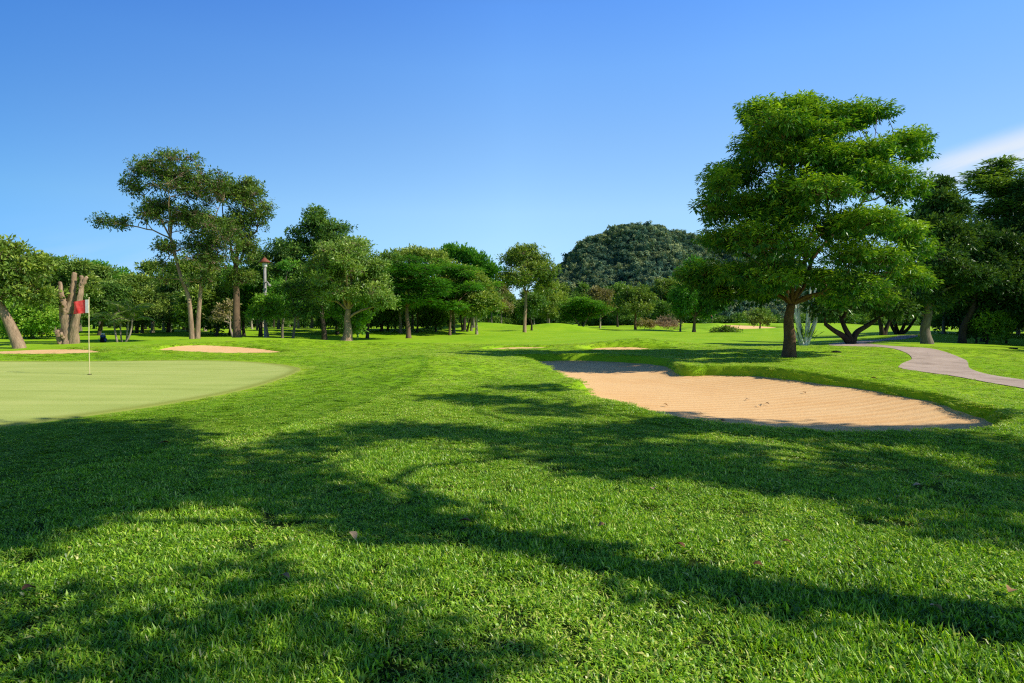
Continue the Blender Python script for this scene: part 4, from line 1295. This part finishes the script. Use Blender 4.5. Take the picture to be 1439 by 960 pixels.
hx, hy = np.meshgrid(np.linspace(-60, 560, 125), np.linspace(330, 700, 75))
hz = hill_h(hx, hy)
nx = hx.shape[1]
ii = np.arange((hx.shape[0] - 1) * (nx - 1))
rw, cc = ii // (nx - 1), ii % (nx - 1)
q = np.stack([rw * nx + cc, rw * nx + cc + 1, (rw + 1) * nx + cc + 1, (rw + 1) * nx + cc], 1)
t = NT('hill_ground')
t.principled(t.ramp(t.noise(0.1, 4, 0.6, t.pos()), [(0.3, (0.015, 0.03, 0.022)), (0.7, (0.04, 0.06, 0.035))]), 0.95, 0.05)
hill = link_mesh('hill', np.stack([hx.ravel(), hy.ravel(), hz.ravel()], 1), q.ravel(), np.full(len(q), 4), t.m, None, True)
tag(hill, 'steep forested hill behind the fairway', kind='structure')


def make_crown(seed):
    r = np.random.default_rng(seed)
    pads = [(r.normal(0, 0.42), r.normal(0, 0.42), 0.55 + r.normal(0, 0.22), 0.42, 0.42, 0.34) for _ in range(7)]
    P, Dv, N, L, W, T = leaf_cloud(r, pads, 'canopy', (0.24, 0.17), 1.1)
    o = leaves_mesh('hillside_crown', P, Dv, N, L, W, T, LM['hill'], None)
    COL.objects.unlink(o)
    return o


crs = [make_crown(300 + i) for i in range(5)]
hr_ = np.random.default_rng(8)
n = 26000
x, y = hr_.uniform(-30, 480, n), hr_.uniform(345, 560, n)
z = hill_h(x, y)
kp = z > 0.5
x, y, z = x[kp], y[kp], z[kp]
n = len(x)
s = hr_.choice([1.4, 1.9, 2.6, 3.6], n, p=(0.3, 0.35, 0.25, 0.1)) * hr_.uniform(0.85, 1.2, n) * np.where(hr_.random(n) < 0.08, 1.35, 1.0)
scatter('hillside_forest', np.stack([x, y, z - 0.5], 1), np.stack([np.zeros(n), np.zeros(n), hr_.random(n) * 6.28], 1), np.stack([s, s, s * hr_.uniform(0.9, 1.4, n)], 1),
        hr_.integers(0, 5, n), crs, 'dense dark forest covering the hill')

# ------------------------------------------------------------------ flagstick, lamp post and small things
t = NT('pole_paint'); t.principled(t.ramp(t.noise(14, 3, 0.6, t.objco((1, 1, 0.2))), [(0.3, (0.55, 0.46, 0.20)), (0.7, (0.74, 0.66, 0.36))]), 0.45, 0.4); M_POLE = t.m
t = NT('flag_cloth')
df = t.n('ShaderNodeBsdfDiffuse'); trn = t.n('ShaderNodeBsdfTranslucent'); mx = t.n('ShaderNodeMixShader')
fc = t.ramp(t.noise(9, 3, 0.6, t.objco()), [(0.35, (0.90, 0.055, 0.055)), (0.6, (0.97, 0.14, 0.125))])
t.l(fc, df.inputs[0]); t.l(fc, trn.inputs[0]); mx.inputs[0].default_value = 0.3
t.l(df.outputs[0], mx.inputs[1]); t.l(trn.outputs[0], mx.inputs[2]); t.l(mx.outputs[0], t.out.inputs['Surface'])
M_FLAG = t.m
t = NT('flag_hem'); t.principled(t.ramp(t.noise(30, 2, 0.5, t.objco()), [(0.3, (0.66, 0.64, 0.60)), (0.7, (0.82, 0.80, 0.77))]), 0.9, 0.1); M_HEM = t.m
t = NT('hole_liner'); t.principled(t.ramp(t.noise(20, 2, 0.5, t.objco()), [(0.3, (0.01, 0.01, 0.01)), (0.7, (0.03, 0.03, 0.025))]), 0.9, 0.1); M_DARK = t.m


def make_flagstick(loc, label):
    rt = thing('flagstick', loc, label, 'golf flag')
    m2 = MB(); m2.tube([(0, 0, -0.05), (0.0, 0, 1.0), (0.03, 0, 2.18)], [0.013, 0.012, 0.010], 10); m2.lathe([(0.016, 0), (0.019, 0.012), (0.013, 0.025)], (0.03, 0, 2.17), 10)
    m2.build('pole', M_POLE, rt)
    m2 = MB(); m2.lathe([(0.054, -0.02), (0.054, 0.0165)], (0, 0, 0), 20); m2.build('hole', M_DARK, rt)
    nx_, nz_ = 16, 10
    uu, vv = np.meshgrid(np.linspace(0, 1, nx_), np.linspace(0, 1, nz_))
    X = 0.015 - 0.085 - 0.365 * uu
    Y = 0.045 * np.sin(uu * 7 + vv * 1.5) * uu + 0.02 * np.sin(uu * 13 + vv * 4) * uu
    Z = 2.13 - 0.38 * vv - 0.075 * uu + 0.045 * uu * vv
    ii_ = np.arange((nz_ - 1) * (nx_ - 1)); r_, c_ = ii_ // (nx_ - 1), ii_ % (nx_ - 1)
    q_ = np.stack([r_ * nx_ + c_, r_ * nx_ + c_ + 1, (r_ + 1) * nx_ + c_ + 1, (r_ + 1) * nx_ + c_], 1)
    fl = link_mesh('flag', np.stack([X.ravel(), Y.ravel(), Z.ravel()], 1), q_.ravel(), np.full(len(q_), 4), M_FLAG, rt, True)
    V = [(0.022, 0.0, 2.135), (-0.07, 0.0, 2.13), (-0.07, 0.0, 1.75), (0.018, 0.0, 1.755)]
    m2 = MB(); m2.add([(x_, y_, z_) for x_, _, z_ in V for y_ in (-0.014, 0.014)], [(0, 2, 4, 6), (1, 7, 5, 3), (0, 1, 3, 2), (4, 5, 7, 6), (2, 3, 5, 4), (0, 6, 7, 1)])
    m2.build('hem', M_HEM, fl, False)
    return rt


fb = G(126, 526)
make_flagstick((fb[0], fb[1], H(fb[0], fb[1]) + 0.012), 'red golf flag with a white hem on a yellow pole in the putting green')
f2 = at(1001, 457, 150)
far_flag = make_flagstick((f2[0], f2[1], H(f2[0], f2[1])), 'tiny far flagstick on the distant green before the shaded hill foot')

# lamp post
lbp = at(373.5, 480, 46)
lbp[2] = H(lbp[0], lbp[1])
lamp = thing('lamp_post', lbp, 'tall white lamp post with a rust red cap among the trees', 'lamp post')
sc = 46 / F
t = NT('post_white'); t.principled(t.ramp(t.noise(3, 4, 0.6, t.objco()), [(0.3, (0.24, 0.23, 0.21)), (0.7, (0.40, 0.38, 0.35))]), 0.6, 0.3); M_POST = t.m
t = NT('cap_rust'); t.principled(t.ramp(t.noise(5, 4, 0.6, t.objco()), [(0.3, (0.16, 0.045, 0.025)), (0.7, (0.32, 0.10, 0.06))]), 0.7, 0.3); M_RUST = t.m
ht = (480 - 364) * sc
m2 = MB(); m2.lathe([(0.20, 0), (0.20, 0.12), (0.13, 0.16), (0.11, ht * 0.5), (0.10, ht - 0.55)], (0, 0, 0), 14); m2.build('post', M_POST, lamp)
m2 = MB(); m2.lathe([(0.12, ht - 0.55), (0.17, ht - 0.5), (0.17, ht - 0.22), (0.12, ht - 0.18)], (0, 0, 0), 12); m2.build('lantern', M_HEM, lamp)
m2 = MB(); m2.lathe([(0.40, ht - 0.2), (0.42, ht - 0.16), (0.16, ht + 0.06), (0.05, ht + 0.2), (0.02, ht + 0.3)], (0, 0, 0), 14); m2.build('cap', M_RUST, lamp)
m2 = MB(); m2.tube([(0.0, -0.1, ht - 1.75), (0.22, -0.2, ht - 1.65), (0.42, -0.28, ht - 1.85)], [0.05, 0.05, 0.05], 8); m2.lathe([(0.07, -0.16), (0.16, -0.02), (0.06, 0.06)], (0.42, -0.28, ht - 1.88), 10); m2.build('floodlight', M_POST, lamp)

# bag by the palms
bb = at(145, 483, 43)
bb[2] = H(bb[0], bb[1])
bag = thing('golf_bag', bb, 'small dark golf bag with a blue and white top beside the palms', 'bag')
t = NT('bag_blue'); t.principled(t.ramp(t.noise(8, 3, 0.6, t.objco()), [(0.35, (0.012, 0.02, 0.06)), (0.65, (0.05, 0.12, 0.36))]), 0.6, 0.3); M_BLUE = t.m
m2 = MB(); m2.lathe([(0.15, 0), (0.19, 0.03), (0.20, 0.2), (0.18, 0.34), (0.17, 0.38)], (0, 0, 0), 14, (1, 0.8)); m2.build('body', M_DARK, bag)
m2 = MB(); m2.lathe([(0.172, 0.382), (0.19, 0.42), (0.185, 0.5), (0.15, 0.53)], (0, 0, 0), 14, (1, 0.8)); m2.build('collar', M_BLUE, bag)
m2 = MB()
for a in range(6):
    m2.lathe([(0.02, 0.5), (0.022, 0.58), (0.04, 0.6), (0.035, 0.66), (0.015, 0.68)], (0.09 * math.cos(a * 1.05), 0.07 * math.sin(a * 1.05), 0), 8)
m2.build('club_head', M_HEM, bag)
m2 = MB(); m2.box((0.19, -0.02, 0.2), (0.08, 0.2, 0.22)); m2.build('pocket', M_BLUE, bag)
m2 = MB(); m2.tube([(-0.17, 0, 0.36), (-0.27, -0.05, 0.3), (-0.27, -0.05, 0.16), (-0.18, 0, 0.1)], [0.015] * 4, 6); m2.build('strap', M_BLUE, bag)

# round lids of the sprinklers in the grass
for px, py, lab in ((1175, 499.5, 'dark round sprinkler lid in the grass between the big tree and the path'), (1424, 491.5, 'dark round sprinkler lid in the shaded grass at the right edge')):
    g_ = G(px, py)
    rt = thing('sprinkler_lid', (g_[0], g_[1], H(g_[0], g_[1]) + 0.02), lab, 'sprinkler lid')
    m2 = MB(); m2.lathe([(0.16, -0.03), (0.16, 0.02), (0.14, 0.028)], (0, 0, 0), 20, (1.4, 1)); m2.build('rim', M_DARK, rt)
    m2 = MB(); m2.lathe([(0.12, 0.0285), (0.11, 0.045), (0.03, 0.06)], (0, 0, 0), 16, (1.4, 1)); m2.build('cover', M_DARK, rt)

# fallen leaves
t = NT('dead_leaf')
t.principled(t.ramp(t.math('ADD', t.math('MULTIPLY', t.n('ShaderNodeObjectInfo').outputs['Random'], 0.6), t.math('MULTIPLY', t.noise(40, 3, 0.6, t.objco()), 0.4)),
             [(0.2, (0.16, 0.075, 0.03)), (0.5, (0.34, 0.20, 0.085)), (0.85, (0.55, 0.40, 0.23))]), 0.8, 0.2)
M_DEAD = t.m


def dead_leaf(label):
    nn_ = 7
    u_ = np.linspace(0, 1, nn_)
    wd = 0.036 * np.sin(PI * np.clip(u_ * 0.93 + 0.04, 0, 1)) ** 0.8
    V = []
    for uu_, w_ in zip(u_, wd):
        zc = 0.018 * math.sin(uu_ * 3.0)
        V += [(uu_ * 0.11 - 0.055, -w_, zc + w_ * 0.5), (uu_ * 0.11 - 0.055, 0, zc), (uu_ * 0.11 - 0.055, w_, zc + w_ * 0.45)]
    m2 = MB()
    m2.add(V, [(i * 3 + c, i * 3 + 3 + c, i * 3 + 4 + c, i * 3 + 1 + c) for i in range(nn_ - 1) for c in (0, 1)])
    m2.tube([(-0.055, 0, 0), (-0.08, 0.004, 0.006)], [0.0015, 0.001], 4)
    return tag(m2.build('fallen_leaf', M_DEAD), label, 'fallen leaf')


dl = dead_leaf('curled pale brown fallen leaf on the dark shadow stripe in mid lawn')
LG = 'dry fallen leaf lying on the lawn or the sand'
lv = [(653, 738, None, 1.0), (495, 757, LG, 0.9), (955, 773, LG, 0.8), (1080, 623, LG, 1.3), (1290, 687, LG, 0.9), (845, 743, LG, 0.6), (40, 830, LG, 0.8), (231, 627, LG, 1.1), (1315, 862, LG, 0.7), (918, 690, LG, 0.8), (400, 815, LG, 0.7), (1065, 800, LG, 0.6),
      (935, 568, LG, 1.2), (1050, 561, LG, 1.0), (1068, 569, LG, 1.3), (1078, 567, LG, 1.0), (1015, 590, LG, 1.2), (1130, 556, LG, 1.0), (985, 580, LG, 0.9), (1228, 537, LG, 1.6), (1420, 838, LG, 0.8), (1105, 768, LG, 0.6)]
lr = np.random.default_rng(4)
for i, (px, py, lab, sc) in enumerate(lv):
    o = dl if i == 0 else copy_tree(dl)
    insand = sdist(BUNK, *[np.array([c]) for c in G(px, py, -0.3)[:2]])[0] > 0.4
    g_ = G(px, py, -0.30 if insand else 0.03)
    if insand:
        zz_ = base_h(g_[0], g_[1]) * 0.4 - 0.36 + 0.16 * float(sst(np.array(g_[0]), 4.5, 9.0)) + 0.03
    else:
        zz_ = H(g_[0], g_[1]) + (0.045 if py > 640 else 0.03)
    o.location = (g_[0], g_[1], zz_)
    o.rotation_euler = (lr.normal(0, 0.25), lr.normal(0, 0.25), lr.random() * 6.28)
    o.scale = (sc * 0.85,) * 3
    o['group'] = 'fallen leaves'
    if lab: o['label'] = lab

# ------------------------------------------------------------------ sky and sun
W_ = bpy.data.worlds.new('World')
S.world = W_
W_.use_nodes = True
nt = W_.node_tree
nt.nodes.clear()
out = nt.nodes.new('ShaderNodeOutputWorld')
bg = nt.nodes.new('ShaderNodeBackground')
bg.inputs['Strength'].default_value = 0.15
sky = nt.nodes.new('ShaderNodeTexSky')
sky.sky_type = 'NISHITA'
sky.sun_disc = False
sky.sun_elevation = SUN_EL
sky.sun_rotation = R(90) + SUN_AZ
sky.altitude = 0
sky.air_density = 1.0
sky.dust_density = 0.4
sky.ozone_density = 2.0
hs_ = nt.nodes.new('ShaderNodeHueSaturation')
hs_.inputs['Saturation'].default_value = 1.0
nt.links.new(sky.outputs[0], hs_.inputs['Color'])
# one thin cloud low on the right
geo = nt.nodes.new('ShaderNodeTexCoord')
sp = nt.nodes.new('ShaderNodeSeparateXYZ')
nt.links.new(geo.outputs['Generated'], sp.inputs[0])


def wm(op, a, b=0.0, c=0.0):
    nd = nt.nodes.new('ShaderNodeMath')
    nd.operation = op
    for sk, v in zip(nd.inputs, (a, b, c)):
        if isinstance(v, (int, float)):
            sk.default_value = v
        else:
            nt.links.new(v, sk)
    return nd.outputs[0]


def wr(v, lo, hi, a=0.0, b=1.0):
    nd = nt.nodes.new('ShaderNodeMapRange')
    nd.interpolation_type = 'SMOOTHSTEP'
    nt.links.new(v, nd.inputs['Value'])
    for k_, x_ in (('From Min', lo), ('From Max', hi), ('To Min', a), ('To Max', b)):
        nd.inputs[k_].default_value = x_
    return nd.outputs['Result']


az = wm('ARCTAN2', sp.outputs['X'], sp.outputs['Y'])
el = wm('ARCSINE', sp.outputs['Z'])
cmb = nt.nodes.new('ShaderNodeCombineXYZ')
nt.links.new(az, cmb.inputs['X'])
nt.links.new(wm('SUBTRACT', el, wm('MULTIPLY', az, 0.30)), cmb.inputs['Y'])
mpn = nt.nodes.new('ShaderNodeMapping')
mpn.inputs['Scale'].default_value = (5, 26, 1)
nt.links.new(cmb.outputs[0], mpn.inputs['Vector'])
no = nt.nodes.new('ShaderNodeTexNoise')
no.inputs['Scale'].default_value = 1.0
no.inputs['Detail'].default_value = 6
no.inputs['Roughness'].default_value = 0.5
nt.links.new(mpn.outputs[0], no.inputs['Vector'])
crel = wm('SUBTRACT', el, wm('MULTIPLY_ADD', az, 0.22, 0.062))           # height above the cloud's own sloping axis
mask = wm('MULTIPLY', wr(crel, -0.035, -0.005), wr(crel, 0.004, 0.034, 1, 0))
mask = wm('MULTIPLY', mask, wm('MULTIPLY', wr(az, 0.55, 0.62), wr(az, 1.1, 1.5, 1, 0)))
mask = wm('MULTIPLY', mask, wr(no.outputs['Fac'], 0.25, 0.6))
low = wm('MULTIPLY', wr(el, 0.0, 0.16, 0.22, 0.0), wr(no.outputs['Fac'], 0.4, 0.7))
mask = wm('MAXIMUM', wm('MULTIPLY', mask, 0.82), low)
mxn = nt.nodes.new('ShaderNodeMix')
mxn.data_type = 'RGBA'
nt.links.new(mask, mxn.inputs[0])
def wramp(fac, stops):
    nd = nt.nodes.new('ShaderNodeValToRGB')
    cr_ = nd.color_ramp
    while len(cr_.elements) < len(stops):
        cr_.elements.new(0.5)
    for e_, (p_, c_) in zip(cr_.elements, stops):
        e_.position = p_
        e_.color = tuple(v_ / 2 for v_ in c_) + (1,)
    nt.links.new(fac, nd.inputs['Fac'])
    return nd.outputs['Color']


tone = wramp(sp.outputs['Z'], [(0.0, (0.70, 1.0, 1.65)), (0.06, (0.76, 0.96, 1.28)), (0.173, (1.06, 1.22, 1.3)), (0.279, (1.0, 1.26, 1.47)), (0.375, (0.90, 1.30, 1.69)), (0.453, (0.74, 1.22, 1.82)), (0.60, (0.40, 0.62, 1.0)), (0.8, (0.25, 0.40, 0.62))])
side = wramp(wm('MULTIPLY_ADD', az, 0.5 / PI, 0.5), [(0.30, (0.6, 0.9, 1.2)), (0.38, (0.62, 0.98, 1.28)), (0.5, (1.9, 1.96, 1.98)), (0.56, (1.85, 1.9, 1.92)), (0.61, (1.6, 1.65, 1.72)), (0.75, (1.2, 1.3, 1.4))])
tm = nt.nodes.new('ShaderNodeVectorMath')
tm.operation = 'MULTIPLY'
nt.links.new(hs_.outputs[0], tm.inputs[0])
nt.links.new(tone, tm.inputs[1])
tg = nt.nodes.new('ShaderNodeVectorMath')
tg.operation = 'SCALE'
tg.inputs['Scale'].default_value = 2.12
t2 = nt.nodes.new('ShaderNodeVectorMath')
t2.operation = 'MULTIPLY'
nt.links.new(tm.outputs[0], t2.inputs[0])
nt.links.new(side, t2.inputs[1])
nt.links.new(t2.outputs[0], tg.inputs[0])
nt.links.new(tg.outputs[0], mxn.inputs[6])
mxn.inputs[7].default_value = (5.6, 5.9, 6.3, 1)
nt.links.new(mxn.outputs[2], bg.inputs['Color'])
nt.links.new(bg.outputs[0], out.inputs['Surface'])

sl = bpy.data.lights.new('sun', 'SUN')
sl.energy = 5.0
sl.angle = R(0.53)
sl.color = (1.0, 0.93, 0.80)
so = bpy.data.objects.new('sun', sl)
COL.objects.link(so)
so.rotation_euler = Vector(tuple(SUN)).to_track_quat('Z', 'Y').to_euler()

# ------------------------------------------------------------------ render settings
S.view_settings.view_transform = 'Standard'
S.view_settings.look = 'None'
S.view_settings.exposure = 0
S.view_settings.gamma = 1
S.render.engine = 'CYCLES'
S.cycles.use_denoising = False
S.cycles.max_bounces = 6
S.cycles.diffuse_bounces = 3
S.cycles.transmission_bounces = 4
S.cycles.glossy_bounces = 2
S.cycles.sample_clamp_indirect = 4
S.cycles.filter_width = 1.2
